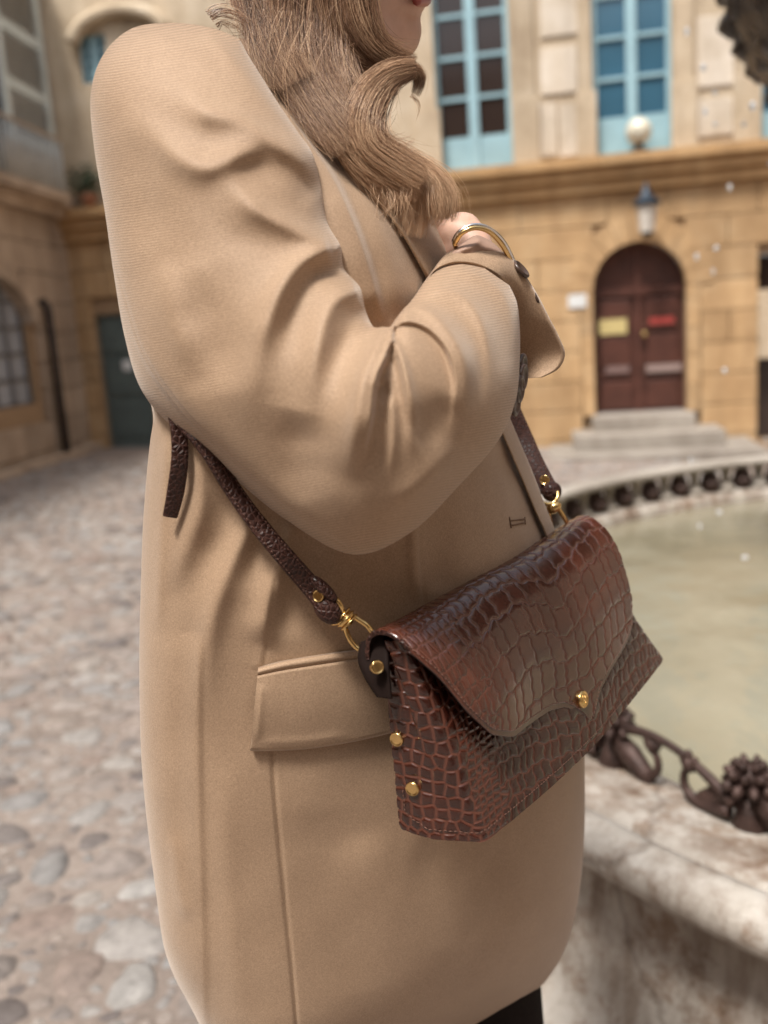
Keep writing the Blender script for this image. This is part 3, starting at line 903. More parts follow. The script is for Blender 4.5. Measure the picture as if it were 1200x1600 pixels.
# iron border: flower knob, arch and two curls; the piece repeats round the rim
def ornament():
    mb = MB(); Z = Vector((0, 0, 1)); T = Vector((0, 1, 0)); X = Vector((1, 0, 0))
    L = 0.29
    rr = random.Random(9)
    # flower knob
    kc = Vector((0, 0, 0.072)); mb.ball(kc, 0.022, n=12, m=8)
    for ring, (n_, el, r_, s_) in enumerate(((9, -0.2, 0.032, 0.0125), (9, 0.35, 0.030, 0.011), (6, 0.9, 0.027, 0.0095))):
        for k in range(n_):
            a = 2 * math.pi * (k + 0.5 * ring) / n_
            d = Vector((math.cos(a) * math.cos(el), math.sin(a) * math.cos(el), math.sin(el)))
            e1 = d.orthogonal().normalized()
            mb.ball(kc + d * r_, s_ * 0.75, s_ * 0.75, s_ * 1.25, n=7, m=5, frame=(e1, d.cross(e1), d), jit=0.15, rng=rr)
    mb.tube([(0, 0, -0.005), (0, 0, 0.02), (0, 0, 0.05)], [0.034, 0.022, 0.02], 10)
    # foliage collar under the knob
    for s in (-1, 1):
        mb.tube([T * (s * 0.015) + Z * 0.045, T * (s * 0.05) + Z * 0.032, T * (s * 0.085) + Z * 0.012, T * (s * 0.10) + Z * 0.004], [0.018, 0.020, 0.016, 0.010], 8)
    # arch to the next knob
    pts = [T * (0.012 + (L - 0.024) * t) + Z * (0.066 + 0.022 * math.sin(math.pi * t) ** 0.8 - 0.03 * t * t) for t in np.linspace(0, 1, 18)]
    mb.tube(pts, [0.0080 + 0.0015 * math.cos(t) for t in np.linspace(0, 6, 18)], 8)
    # two hooked scrolls under the arch, each ending in a leaf
    for s in (1, -1):
        f = (lambda t: t) if s == 1 else (lambda t: L - t)
        q = crom([(0.02, 0.022), (0.06, 0.014), (0.092, 0.013), (0.113, 0.028), (0.114, 0.048), (0.102, 0.060)], 16)
        pts = [T * f(a) + Z * b_ for a, b_ in q]
        mb.tube(pts, np.linspace(0.0095, 0.006, 16), 8)
        for (da, dz_, r_) in ((0, 0.004, 0.013), (0.011, 0.008, 0.009), (-0.010, 0.010, 0.009), (0.002, 0.017, 0.008)):
            mb.ball(T * (f(0.102) + s * da) + Z * (0.062 + dz_), r_, n=8, m=6, jit=0.15, rng=rr)
    me_o = mb.build('scroll_ornament', M_RUST, None, smooth=True)
    return me_o
orn = ornament()
ORR = FR - 0.185
n_or = int(2 * math.pi * ORR / 0.29)
first_th = math.atan2(*(lambda q: (q.y - FC.y, q.x - FC.x))(at_z(972, 1188, RZ - 0.016)))
for k in range(n_or):
    th = first_th + 2 * math.pi * k / n_or
    if k and 0.10 < ((th / math.pi + 1) % 2 - 1) < 0.86: continue            # the far side carries the stone balustrade instead
    o = orn if k == 0 else orn.copy()
    if k: COL.objects.link(o)
    o.parent = fnt; o.matrix_parent_inverse = Matrix.Translation(-Vector((FC.x, FC.y, 0)))
    o.matrix_basis = Matrix.Translation((FC.x + ORR * math.cos(th), FC.y + ORR * math.sin(th), RZ - 0.018)) @ Matrix.Rotation(th, 4, 'Z') @ Matrix.Diagonal((1.0, 1.0, 1.15, 1))
# far side: little pale stone balusters with dark rosettes between them, under a thin coping
kn = MB(); rk = random.Random(4)
for q in range(3):
    for k in range(7 - q):
        a = 2 * math.pi * k / (7 - q) + q; rr_ = 0.030 - 0.007 * q
        kn.ball((rr_ * math.cos(a), rr_ * math.sin(a), 0.035 + 0.030 * q), 0.021 - 0.002 * q, n=7, m=5, jit=0.15, rng=rk)
kn.tube([(0, 0, 0), (0, 0, 0.07)], [0.034, 0.028], 10)
kno = kn.build('rosette', M_RUST, None, smooth=True)
bal = MB(); bal.tube([(0, 0, z_) for z_ in (0, .012, .016, .04, .065, .09, .11)], [.044, .044, .034, .022, .019, .026, .03], 10)
balo = bal.build('baluster', M_GREYST, None, smooth=True)
n_b = int(2 * math.pi * ORR / 0.166); first = True
for k in range(n_b):
    th = 2 * math.pi * k / n_b
    if not 0.11 < th / math.pi < 0.85: continue
    for src, tt_ in ((kno, th), (balo, th + math.pi / n_b)):
        o = src if first else src.copy()
        if not first: COL.objects.link(o)
        o.parent = fnt; o.matrix_parent_inverse = Matrix.Translation(-Vector((FC.x, FC.y, 0)))
        o.matrix_basis = Matrix.Translation((FC.x + ORR * math.cos(tt_), FC.y + ORR * math.sin(tt_), RZ - 0.018)) @ Matrix.Rotation(tt_, 4, 'Z')
    first = False
tc = np.linspace(0.10 * math.pi, 0.86 * math.pi, 80)
prof = [(-.045, .105), (-.052, .115), (-.048, .135), (0, .142), (.048, .135), (.052, .115), (.045, .105), (0, .104), (-.045, .105)]
grid_mesh('coping', np.stack([np.stack([FC.x + (ORR + a) * np.cos(tc), FC.y + (ORR + a) * np.sin(tc), np.full(80, RZ - 0.018 + b_)], -1) for a, b_ in prof], 0), M_GREYST, fnt)
# pedestal and upper bowl with mossy underside
lathe('pedestal', [(0.55, 0.2), (0.5, 0.5), (0.3, 0.6), (0.22, 0.9), (0.2, 1.4), (0.3, 1.6), (0.5, 1.72)], M_MARB, fnt, 40)
bowl = lathe('upper_bowl', [(0.2, 1.70), (0.55, 1.74), (0.82, 1.83), (0.95, 1.94), (1.00, 2.04), (1.01, 2.12), (0.99, 2.17), (0.94, 2.17), (0.85, 2.1), (0.02, 2.05)], mat_plain('wet_dark_stone', (0.05, 0.042, 0.038, 1), 0.25, scale=12, var=0.5, bmp=0.8, bdist=0.03), fnt, 90, wob=0.006)
mb = MB(); rm = random.Random(8)
for k in range(600):
    a = rm.uniform(0, 6.283); t = rm.random() ** 0.7
    r_ = 0.74 + 0.27 * t; z = 1.79 + 0.36 * t ** 1.6 - 0.04 * rm.random()
    mb.ball((FC.x + r_ * math.cos(a), FC.y + r_ * math.sin(a), z), rm.uniform(0.02, 0.05), n=7, m=5, jit=0.2, rng=rm)
mo = mb.build('moss', mat_plain('wet_moss', (0.045, 0.036, 0.030, 1), 0.28, scale=60, var=0.6), fnt, smooth=True); mo['kind'] = 'stuff'
m, nt, b = new_mat('water_drop'); b.inputs['Base Color'].default_value = (0.95, 0.97, 1, 1); b.inputs['Roughness'].default_value = 0.03; b.inputs['Transmission Weight'].default_value = 0.6; b.inputs['IOR'].default_value = 1.33
mb = MB()
for k in range(110):
    a = rm.uniform(0, 6.283); r_ = 1.02 + rm.uniform(-0.02, 0.10); z = WZ + (2.05 - WZ) * rm.random() ** 0.8
    mb.ball((FC.x + r_ * math.cos(a), FC.y + r_ * math.sin(a), z), rm.uniform(0.005, 0.010), rz=rm.uniform(0.006, 0.013), n=7, m=5)
dr_ = mb.build('water_drops', m, None, smooth=True)
tag(dr_, 'drops of water falling from the dark upper bowl', 'water', kind='stuff')
# ------------------------------------------------------------------ the person
S = 0.88                                   # size of the figure: every depth below is multiplied by this
def pt(px, py, Y): return at(px, py, Y * S)
person = empty('person', (0.0, 0.80, 0.0))
tag(person, 'person in an oversized camel coat with long wavy brown hair, arm folded across the chest', 'person')

def loft(keys, nrow, nfront, nback):
    """keys: (Ox, Oy, Ix, Iy, YO, YI, b). Closed rings; returns points, picture coords, facing factor, uv"""
    K = crom(keys, nrow)
    O = np_at(K[:, 0], K[:, 1], K[:, 4] * S); I = np_at(K[:, 2], K[:, 3], K[:, 5] * S)
    C = (O + I) / 2; A = (O - I) / 2
    V = C - _ac; V /= np.linalg.norm(V, axis=1)[:, None]
    th = np.concatenate([np.linspace(0, math.pi, nfront, endpoint=False), np.linspace(math.pi, 2 * math.pi, nback, endpoint=False)])
    ct, s_ = np.cos(th), np.sin(th)
    P = C[:, None] + A[:, None] * ct[None, :, None] - V[:, None] * (K[:, 6] * S)[:, None, None] * s_[None, :, None]
    fac = np.sqrt(np.clip(s_, 0, 1))[None, :].repeat(nrow, 0)
    # cloth coordinates in metres
    du = np.linalg.norm(np.diff(P, axis=1, append=P[:, :1]), axis=2); u = np.cumsum(du, 1) - du
    mid = C - V * (K[:, 6] * S)[:, None] * 0.7
    v = np.concatenate([[0], np.cumsum(np.linalg.norm(np.diff(mid, axis=0), axis=1))])
    UV = np.stack([u, v[:, None].repeat(P.shape[1], 1)], -1)
    return P, fac, UV

def push(P, fac, strokes, extra=None):
    Q = np_proj(P).reshape(-1, 2)
    broad = [st for st in strokes if st[0] == 'ridge' and (max(st[2]) if hasattr(st[2], '__len__') else st[2]) >= 7]
    H = sculpt(Q, broad).reshape(P.shape[:2])
    for _ in range(3):          # melt the joins between folds
        for ax in (0, 1):
            H = sum(np.roll(H, k, axis=ax) for k in (-1, 0, 1)) / 3.0
    H = H.reshape(-1) + sculpt(Q, [st for st in strokes if st not in broad])
    if extra is not None: H += extra(Q)
    H *= fac.reshape(-1)
    V = P.reshape(-1, 3) - _ac; V /= np.linalg.norm(V, axis=1)[:, None]
    return (P.reshape(-1, 3) - V * H[:, None]).reshape(P.shape)

# --- coat body
def torso_key(y, xl, xr, YL=0.76, YR=0.96, b=0.195): return (xl, y, xr, y, YL, YR, b)
TK = [torso_key(60, 352, 425, .83, .85, .02), torso_key(90, 322, 448, .81, .86, .06), torso_key(125, 295, 478, .79, .87, .10), torso_key(170, 270, 510, .78, .87, .13),
      torso_key(230, 250, 555, .77, .88, .155), torso_key(280, 242, 607, .765, .88, .165), torso_key(330, 236, 655, .76, .88, .172), torso_key(400, 232, 700, .76, .885, .178), torso_key(500, 228, 745, .76, .90, .185), torso_key(600, 238, 775, .76, .92, .19),
      torso_key(650, 248, 787, .76, .935, .193), torso_key(690, 244, 802, .76, .945, .195), torso_key(740, 239, 822), torso_key(830, 233, 857), torso_key(930, 230, 885), torso_key(1000, 228, 897),
      torso_key(1100, 228, 905), torso_key(1200, 231, 908), torso_key(1300, 240, 908), torso_key(1400, 252, 900), torso_key(1475, 262, 882), torso_key(1525, 278, 855),
      torso_key(1562, 297, 820), torso_key(1600, 316, 768), torso_key(1650, 340, 690, .76, .96, .19), torso_key(1700, 366, 600, .77, .93, .18)]
TP, TF, TUV = loft(TK, 560, 360, 40)
G = 1.35
torso_strokes = [
    ('ridge', [(296, 640), (312, 745), (310, 800), (290, 860), (268, 930)], (13, 22), 0.0075),
    ('ridge', [(262, 660), (256, 760), (250, 880), (246, 1000)], 11, 0.004 * G),
    ('ridge', [(345, 700), (362, 770), (352, 830), (318, 890), (285, 960)], (18, 28), -0.0065, (0.4, 0.4)),
    ('left', [(400, 750), (379, 828), (346, 903), (319, 987), (309, 1060), (306, 1140), (308, 1220)], (30, 40), 0.0, (0.2, 0.2)),
    ('ridge', [(404, 745), (384, 828), (352, 903), (330, 975), (322, 1060), (322, 1160)], (14, 24), 0.0105, (0.3, 0.4)),
    ('ridge', [(300, 930), (290, 1040), (282, 1150), (284, 1280), (296, 1400)], (16, 14), -0.0035),
    ('ridge', [(430, 760), (424, 810), (402, 870), (380, 930)], (16, 22), -0.0065, (0.35, 0.4)),
    ('ridge', [(462, 800), (440, 870), (418, 950), (404, 1010)], (13, 20), 0.0085),
    ('ridge', [(500, 830), (480, 880), (455, 940), (440, 1000)], 18, -0.004),
    ('ridge', [(650, 800), (648, 860), (652, 940)], 9, 0.0055 * G),
    ('ridge', [(690, 790), (684, 850), (690, 930)], 18, -0.0045),
    ('ridge', [(790, 690), (812, 760), (834, 840)], 15, -0.005),
    ('ridge', [(640, 1330), (740, 1370), (800, 1450)], 42, -0.005),
    ('ridge', [(560, 1300), (620, 1420), (720, 1540)], 45, 0.004),
    ('ridge', [(500, 1260), (520, 1400), (560, 1560)], 40, -0.003),
    ('ridge', [(352, 1180), (352, 1330), (366, 1500), (380, 1620)], 22, 0.0035),
    ('ridge', [(272, 1300), (278, 1380), (292, 1440)], 12, 0.004),
    ('ridge', [(800, 1180), (820, 1350), (800, 1500)], 36, 0.003),
    # back vent edge
    ('right', [(311, 985), (308, 1060), (307, 1150), (310, 1300), (313, 1420), (315, 1520), (318, 1660)], (34, 44), 0.0045, (0.12, 0.0)),
    # seams
    ('ridge', [(431, 900), (424, 950), (417, 1005), (411, 1044)], 2.0, -0.0016, (0.05, 0.0)),
    ('ridge', [(424, 1160), (430, 1240), (445, 1400), (458, 1530), (470, 1680)], 2.1, -0.0030, (0.0, 0.0)),
    ('right', [(431, 900), (424, 950), (417, 1005), (411, 1044)], 13, 0.0012, (0.2, 0.0)),
    ('ridge', [(655, 812), (656, 862), (663, 940), (668, 1000)], 1.9, -0.0014, (0.0, 0.0)),
    # front panel edge
    ('ridge', [(784, 664), (806, 716), (832, 776), (850, 832)], 2.2, -0.003, (0.0, 0.0)),
    # chest: strip beside the sleeve overlapping the panel, lapel roll
    ('right', [(598, 505), (573, 413), (548, 342), (515, 272), (473, 213), (430, 150)], (44, 30), 0.0, (0.0, 0.3)),
    ('left', [(598, 505), (573, 413), (548, 342), (515, 272), (473, 213), (430, 150)], (34, 24), 0.011, (0.12, 0.3)),
    ('ridge', [(560, 250), (590, 330), (612, 420), (620, 500)], 26, 0.007),
    ('ridge', [(478, 140), (520, 205), (575, 285)], 20, 0.006),
]
def soft_noise(Q, sc, seed):
    r = np.random.default_rng(seed); H = 0
    for k in range(7):
        a = r.uniform(0, 6.28); f = sc * r.uniform(0.6, 1.6); H = H + np.sin((Q[:, 0] * math.cos(a) + Q[:, 1] * math.sin(a)) * f + r.uniform(0, 6.28))
    return H / 7
TP = push(TP, TF, torso_strokes, lambda Q: 0.0016 * soft_noise(Q, 0.020, 1) + 0.0007 * soft_noise(Q, 0.05, 2))
coat = grid_mesh('coat', TP, M_COAT, person, closed_u=True, uv=TUV)

# depth of the coat's near face under a picture point
_tq = np_proj(TP[:, :360].reshape(-1, 3)); _tp = TP[:, :360].reshape(-1, 3)
_kd = kdtree.KDTree(len(_tq[::3]))
for i_, q_ in enumerate(_tq[::3]): _kd.insert((q_[0], q_[1], 0), i_)
_kd.balance(); _tp3 = _tp[::3]
def coat_Y(px, py):
    r_ = _kd.find_n((px, py, 0), 4)
    w = [1 / (d + 0.3) for _, _, d in r_]
    return sum(_tp3[i][1] * k for (_, i, _), k in zip(r_, w)) / sum(w)
def on_coat(px, py, off):
    p = at(px, py, coat_Y(px, py)); v = (CAMP - p).normalized()
    return p + v * off

# --- sleeve
SK = [(372, 60, 376, 64, .735, .73, .008), (332, 44, 387, 85, .745, .725, .03), (272, 36, 410, 122, .75, .715, .055), (206, 45, 436, 164, .75, .705, .075),
      (161, 88, 463, 204, .74, .697, .085), (143, 150, 487, 240, .73, .69, .09), (149, 235, 501, 295, .72, .682, .09), (165, 330, 511, 348, .71, .672, .088),
      (178, 420, 531, 386, .70, .665, .088), (196, 525, 536, 420, .692, .655, .088), (222, 608, 561, 450, .685, .648, .087), (272, 668, 570, 486, .676, .64, .086), (345, 728, 582, 511, .665, .635, .084),
      (446, 810, 598, 512, .65, .628, .082), (550, 865, 609, 512, .637, .624, .08), (640, 832, 616, 503, .632, .624, .078), (718, 757, 628, 487, .64, .63, .075),
      (778, 688, 640, 474, .65, .645, .07), (806, 624, 652, 458, .665, .66, .065), (812, 562, 668, 436, .68, .675, .058), (812, 512, 690, 420, .69, .69, .048),
      (808, 474, 722, 413, .70, .70, .034), (796, 446, 757, 419, .705, .705, .012)]
SP, SF, SUV = loft(SK, 560, 390, 40)
_sq = np_proj(SP); SUV[..., 1] = 0.00040 * (_sq[..., 1] + 0.13 * _sq[..., 0]); SUV[..., 0] = 0.00040 * _sq[..., 0]
def rg(pts, w, k, taper=(0.25, 0.25), kind='ridge'):
    """fold whose height follows its width: k is about the steepness of its flanks"""
    wm = (w[0] + w[1]) / 2 if hasattr(w, '__len__') else w
    return (kind, pts, w, (1.3 * k if k > 0 else 1.05 * k) * wm / 2400.0, taper)
sleeve_strokes = [
    rg([(318, 40), (357, 84), (398, 130), (440, 176), (473, 218), (492, 255)], (14, 16), 0.8, (0.1, 0.2)),
    rg([(223, 67), (265, 92), (307, 130), (357, 163), (407, 200), (450, 226)], (26, 18), -0.28, (0.4, 0.3)),
    rg([(200, 82), (286, 142), (323, 172), (373, 186), (415, 213), (465, 247), (496, 284)], (28, 15), 0.72, (0.4, 0.15)),
    rg([(215, 138), (265, 184), (327, 214), (398, 219)], (26, 16), -0.25, (0.4, 0.35)),
    rg([(190, 170), (240, 212), (286, 250), (327, 261), (373, 242), (420, 228)], (32, 15), 0.66, (0.4, 0.25)),
    rg([(365, 278), (407, 262), (457, 272), (498, 312)], (18, 19), -0.42, (0.35, 0.15)),
    rg([(340, 268), (372, 302), (407, 331), (457, 356), (507, 379), (532, 388)], (24, 12), 0.85, (0.4, 0.05)),
    rg([(300, 345), (373, 372), (432, 388), (494, 392)], (24, 12), -0.25, (0.4, 0.25)),
    rg([(520, 388), (473, 408), (440, 450), (419, 500), (406, 545), (396, 610), (392, 680)], (13, 30), 0.9, (0.05, 0.5)),
    rg([(534, 412), (492, 436), (464, 484), (450, 540), (440, 610)], (10, 20), -0.7, (0.1, 0.5)),
    rg([(560, 452), (527, 468), (507, 505), (495, 560), (486, 620), (482, 690)], (12, 26), 0.9, (0.05, 0.5)),
    rg([(572, 484), (548, 508), (530, 560), (520, 630)], (9, 18), -0.7, (0.1, 0.5)),
    # big fold over the elbow: high on the left, drops sharply into the crook folds
    ('left', [(552, 752), (566, 700), (577, 650), (583, 600), (596, 566), (609, 532), (612, 508)], (36, 20), 0.014, (0.35, 0.0)),
    rg([(601, 514), (578, 562), (563, 608), (552, 690), (546, 762)], (9, 16), 0.9, (0.02, 0.4)),
    rg([(606, 552), (590, 578), (588, 597), (595, 606)], 5, 1.2, (0.1, 0.2)),
    rg([(600, 590), (603, 640), (600, 700), (588, 745)], 6, -0.9, (0.2, 0.4)),
    rg([(606, 614), (614, 660), (613, 710), (604, 760)], 8, 0.9, (0.2, 0.5)),
    rg([(612, 528), (628, 562), (639, 610), (646, 660), (646, 720)], (6, 12), 1.3, (0.05, 0.45)),
    rg([(612, 556), (622, 600), (628, 660), (626, 720)], (5, 8), -0.9, (0.1, 0.45)),
    # forearm folds that fan out of the crook
    ('left', [(606, 514), (628, 502), (652, 503), (678, 518), (702, 548), (714, 590), (712, 640), (700, 690)], (26, 32), 0.009, (0.04, 0.45)),
    rg([(606, 505), (636, 482), (668, 486), (702, 520), (727, 567), (730, 620), (716, 680)], (8, 15), 1.2, (0.03, 0.4)),
    rg([(640, 478), (672, 472), (712, 492), (742, 540), (748, 600), (736, 660)], (8, 12), -0.7),
    rg([(648, 466), (692, 452), (730, 470), (757, 515), (766, 570), (758, 650)], (8, 14), 1.0, (0.2, 0.4)),
    rg([(668, 446), (715, 438), (757, 457), (784, 507), (790, 580)], (8, 12), -0.6),
    rg([(690, 424), (735, 424), (775, 444), (800, 490), (803, 560)], (7, 9), 0.7),
    rg([(640, 690), (680, 660), (710, 620)], 22, -0.5, (0.4, 0.4)),
    rg([(590, 800), (660, 760), (720, 690)], 24, 0.6, (0.4, 0.4)),
    rg([(470, 640), (460, 710), (480, 790)], 32, -0.5, (0.4, 0.4)),
    rg([(300, 420), (330, 520), (350, 620)], 34, -0.4, (0.4, 0.4)),
    rg([(250, 400), (270, 500), (310, 600)], 30, 0.4, (0.4, 0.4)),
    rg([(200, 200), (215, 300), (235, 400)], 26, -0.35, (0.4, 0.4)),
    # back seam
    ('ridge', [(176, 392), (196, 468), (226, 556), (285, 640), (345, 703), (400, 752), (462, 808), (548, 858)], 1.9, -0.0016, (0.0, 0.02)),
    ('left', [(176, 392), (196, 468), (226, 556), (285, 640), (345, 703), (400, 752), (462, 808), (548, 858)], (30, 16), 0.0060, (0.35, 0.15)),
]
SP = push(SP, SF, sleeve_strokes, lambda Q: 0.0010 * soft_noise(Q, 0.03, 5) + 0.0004 * soft_noise(Q, 0.08, 6))
sleeve = grid_mesh('sleeve', SP, M_SLEEVE, coat, closed_u=True, uv=SUV)

def sheet(name, edge_a, edge_b, thick, mat, parent, nu=60, nv=24, strokes=(), bulge=0.0, uvscale=1.0, round_edge=True):
    """cloth sheet with thickness between two lines given as (px, py, Y) (Y already in metres), seen side towards the camera"""
    A = crom(edge_a, nu); B = crom(edge_b, nu)
    t = np.linspace(0, 1, nv)
    K = A[:, None] * (1 - t)[None, :, None] + B[:, None] * t[None, :, None]
    P = np_at(K[..., 0], K[..., 1], K[..., 2])
    V = P - _ac; V /= np.linalg.norm(V, axis=2)[..., None]
    H = sculpt(K[..., :2].reshape(-1, 2), strokes).reshape(nu, nv) if strokes else np.zeros((nu, nv))
    H = H + bulge * np.sin(math.pi * t)[None, :]
    F = P - V * H[..., None]
    Bk = F + V * thick
    # wrap: front then back as one closed strip per row, edges bowed out
    M1 = (F[:, -1:] + Bk[:, -1:]) / 2; M0 = (F[:, :1] + Bk[:, :1]) / 2
    e1 = F[:, -1:] - F[:, -2:-1]; e0 = F[:, :1] - F[:, 1:2]
    e1 = e1 / (np.linalg.norm(e1, axis=2)[..., None] + 1e-9) * thick * 0.4; e0 = e0 / (np.linalg.norm(e0, axis=2)[..., None] + 1e-9) * thick * 0.4
    R = np.concatenate([F, M1 + e1, Bk[:, ::-1], M0 + e0], 1)
    first = R[:1].mean(1, keepdims=True).repeat(R.shape[1], 1) * 0.0 + (F[:1].mean(1, keepdims=True) + 0 * R[:1])
    capA = np.concatenate([(F[:1] + Bk[:1]) / 2, M1[:1], ((F[:1] + Bk[:1]) / 2)[:, ::-1], M0[:1]], 1)
    capB = np.concatenate([(F[-1:] + Bk[-1:]) / 2, M1[-1:], ((F[-1:] + Bk[-1:]) / 2)[:, ::-1], M0[-1:]], 1)
    R = np.concatenate([capA, R, capB], 0)
    L = np.concatenate([[0], np.cumsum(np.linalg.norm(np.diff(R[:, nv // 2], axis=0), axis=1))])
    W = np.cumsum(np.linalg.norm(np.diff(R, axis=1, append=R[:, :1]), axis=2), 1)
    UV = np.stack([W, L[:, None].repeat(R.shape[1], 1)], -1) * uvscale
    return grid_mesh(name, R, mat, parent, closed_u=True, uv=UV)

# cuff: folded band and the open vent flap behind it
cy = 0.705 * S
sheet('cuff', [(650, 468, .665 * S), (664, 444, .68 * S), (682, 420, .695 * S), (712, 409, .705 * S), (748, 413, .71 * S), (780, 430, .715 * S), (800, 460, .735 * S), (804, 500, .75 * S), (806, 530, .765 * S), (808, 555, .77 * S), (810, 575, .77 * S), (814, 592, .765 * S)],
      [(653, 455, .70 * S), (674, 425, .71 * S), (698, 397, .715 * S), (730, 390, .72 * S), (765, 391, .725 * S), (797, 404, .73 * S), (830, 452, .735 * S), (853, 496, .74 * S), (868, 525, .745 * S), (878, 553, .75 * S), (868, 576, .75 * S), (843, 590, .75 * S)],
      0.0055, M_COAT, coat, 90, 30, bulge=0.0015)
sheet('cuff_lining', [(652, 462, .70 * S), (676, 428, .71 * S), (700, 402, .712 * S), (728, 397, .715 * S), (760, 398, .72 * S), (792, 410, .725 * S), (803, 424, .73 * S)],
      [(668, 436, .715 * S), (690, 408, .72 * S), (714, 386, .725 * S), (737, 371, .73 * S), (752, 370, .735 * S), (778, 386, .74 * S), (800, 414, .745 * S)],
      0.003, M_LINING, coat, 60, 16, bulge=0.003, strokes=[('ridge', [(716, 392), (740, 384), (752, 372)], 5, 0.003), ('ridge', [(740, 396), (770, 398), (792, 408)], 4, -0.003)])

# lapel: rolled strip down the chest
def cY(px, py, off): return coat_Y(px, py) - off
la = [(500, 178), (535, 238), (568, 282), (602, 325), (636, 374), (658, 412), (672, 436)]
lb_ = [(540, 176), (582, 226), (618, 268), (652, 312), (682, 352), (699, 384), (706, 410)]
sheet('lapel', [(x, y, cY(x, y, 0.014)) for x, y in la], [(x, y, min(cY(x - 24, y, 0.0), .775 * S)) for x, y in lb_], 0.007, M_COAT, coat, 80, 30, bulge=0.006)
# pocket: welt and flap
def psheet(name, a, b, off, thick, bulge, strokes=()):
    return sheet(name, [(x, y, coat_Y(x, y) - off) for x, y in a], [(x, y, coat_Y(x, y) - off) for x, y in b], thick, M_COAT, coat, 90, 40, bulge=bulge, strokes=strokes)
psheet('pocket_welt', [(403, 1046), (440, 1036), (500, 1026), (560, 1018), (612, 1014)], [(402, 1056), (440, 1048), (500, 1039), (560, 1030), (612, 1025)], 0.004, 0.004, 0.0018)
psheet('pocket_flap', [(402, 1058), (440, 1050), (500, 1041), (560, 1032), (625, 1025)], [(392, 1166), (400, 1170), (470, 1168), (550, 1156), (640, 1135)], 0.006, 0.005, 0.003,
       [('ridge', [(410, 1066), (402, 1160)], 6, 0.001), ('ridge', [(400, 1160), (470, 1158), (550, 1147)], 6, 0.001)])
# front edge band, from under the cuff down to the bag
sheet('front_edge', [(x, y, coat_Y(x - 8, y) - 0.006) for x, y in ((776, 655), (796, 700), (818, 752), (838, 800), (856, 842), (880, 930))],
      [(x, y, coat_Y(x - 14, y) + 0.0) for x, y in ((792, 645), (811, 690), (832, 740), (851, 790), (867, 834), (892, 930))], 0.006, M_COAT, coat, 60, 14, bulge=0.002)
# buttonhole
M_THREAD = mat_plain('brown_thread', (0.16, 0.09, 0.05, 1), 0.8, scale=600, var=0.3)
mb = MB()
for (a, b) in (((797, 814), (820, 811)), ((799, 821), (820, 817)), ((796, 808), (799, 825)), ((820, 808), (821, 819))):
    mb.tube([on_coat(a[0] + (b[0] - a[0]) * t, a[1] + (b[1] - a[1]) * t, 0.0012) for t in np.linspace(0, 1, 5)], 0.00055, 6)
mb.build('buttonhole', M_THREAD, coat, smooth=True)
# horn buttons
M_HORN = mat_plain('horn', (0.075, 0.045, 0.033, 1), 0.3, scale=180, var=0.6)
def button(c, n_, r_, parent):
    n_ = n_.normalized(); e1 = n_.orthogonal().normalized(); e2 = n_.cross(e1)
    mb = MB(); prof = [(0.0, 0.2), (0.30, 0.16), (0.62, 0.2), (0.72, 0.42), (0.86, 0.5), (0.97, 0.36), (1.0, 0.05), (0.94, -0.3), (0.5, -0.42), (0.0, -0.42)]
    n = 22; vs = []
    for (q, h) in prof:
        for k in range(n):
            a = 2 * math.pi * k / n; vs.append(c + (e1 * math.cos(a) + e2 * math.sin(a)) * (q * r_) + n_ * (h * r_ * 0.42))
    fs = [(i * n + k, i * n + (k + 1) % n, (i + 1) * n + (k + 1) % n, (i + 1) * n + k) for i in range(len(prof) - 1) for k in range(n)]
    mb.add(vs, fs)
    return mb.build('button', M_HORN, parent, smooth=True)
bn = (_r * 0.92 - _f * 0.36 - _u * 0.12)
for (x, y, yy) in ((815, 574, .685), (816, 590, .676), (811, 608, .668), (805, 628, .660)):
    button(pt(x, y, yy), bn, 0.0092, coat)
button(pt(814, 421, .735), (_r * 0.7 + _u * 0.6 - _f * 0.5), 0.0075, coat)
button(pt(837, 466, .742), (_r * 0.9 + _u * 0.4 - _f * 0.15), 0.0055, coat)

# far sleeve (her other arm, hanging behind the bag side)
mb_l = MB()
far_pts = [pt(440, 170, .97), pt(475, 260, 1.03), pt(580, 450, 1.08), pt(650, 640, 1.08), pt(620, 760, 1.12), pt(540, 800, 1.14)]
mb_l.tube([Vector(p) for p in crom([tuple(p) for p in far_pts], 30)], [0.05 + 0.02 * math.sin(t * 3) for t in np.linspace(0, 1, 30)], 20)
mb_l.build('far_sleeve', M_COAT, coat, smooth=True)

# --- body under the clothes: one continuous surface
HK = []
prof_rows = [(-360, 455, 500), (-340, 395, 570), (-300, 345, 622), (-240, 318, 648), (-190, 310, 656), (-150, 311, 657), (-125, 314, 650), (-100, 320, 668), (-80, 326, 685), (-62, 332, 693), (-52, 336, 688), (-42, 340, 671),
             (-28, 346, 672), (-15, 352, 675), (-6, 357, 667), (1, 360, 670), (8, 364, 668), (16, 368, 659), (28, 374, 656), (45, 382, 659), (62, 390, 657), (80, 398, 650), (90, 402, 636), (98, 406, 600), (108, 408, 572), (130, 408, 560), (170, 395, 560), (215, 360, 575), (300, 320, 620), (450, 300, 690), (700, 320, 720), (950, 310, 790), (1150, 300, 820), (1250, 320, 800)]
for (y, a, b) in prof_rows:
    HK.append((a, y, b, y, 0.84, 0.88, 0.075 * (1 if y < 90 else 0.9) if y < 140 else (0.065 if y < 180 else min(0.15, 0.065 + (y - 180) * 0.0008))))
HK[0] = HK[0][:6] + (0.01,); HK[1] = HK[1][:6] + (0.045,); HK[2] = HK[2][:6] + (0.065,)
K = np.array(HK)
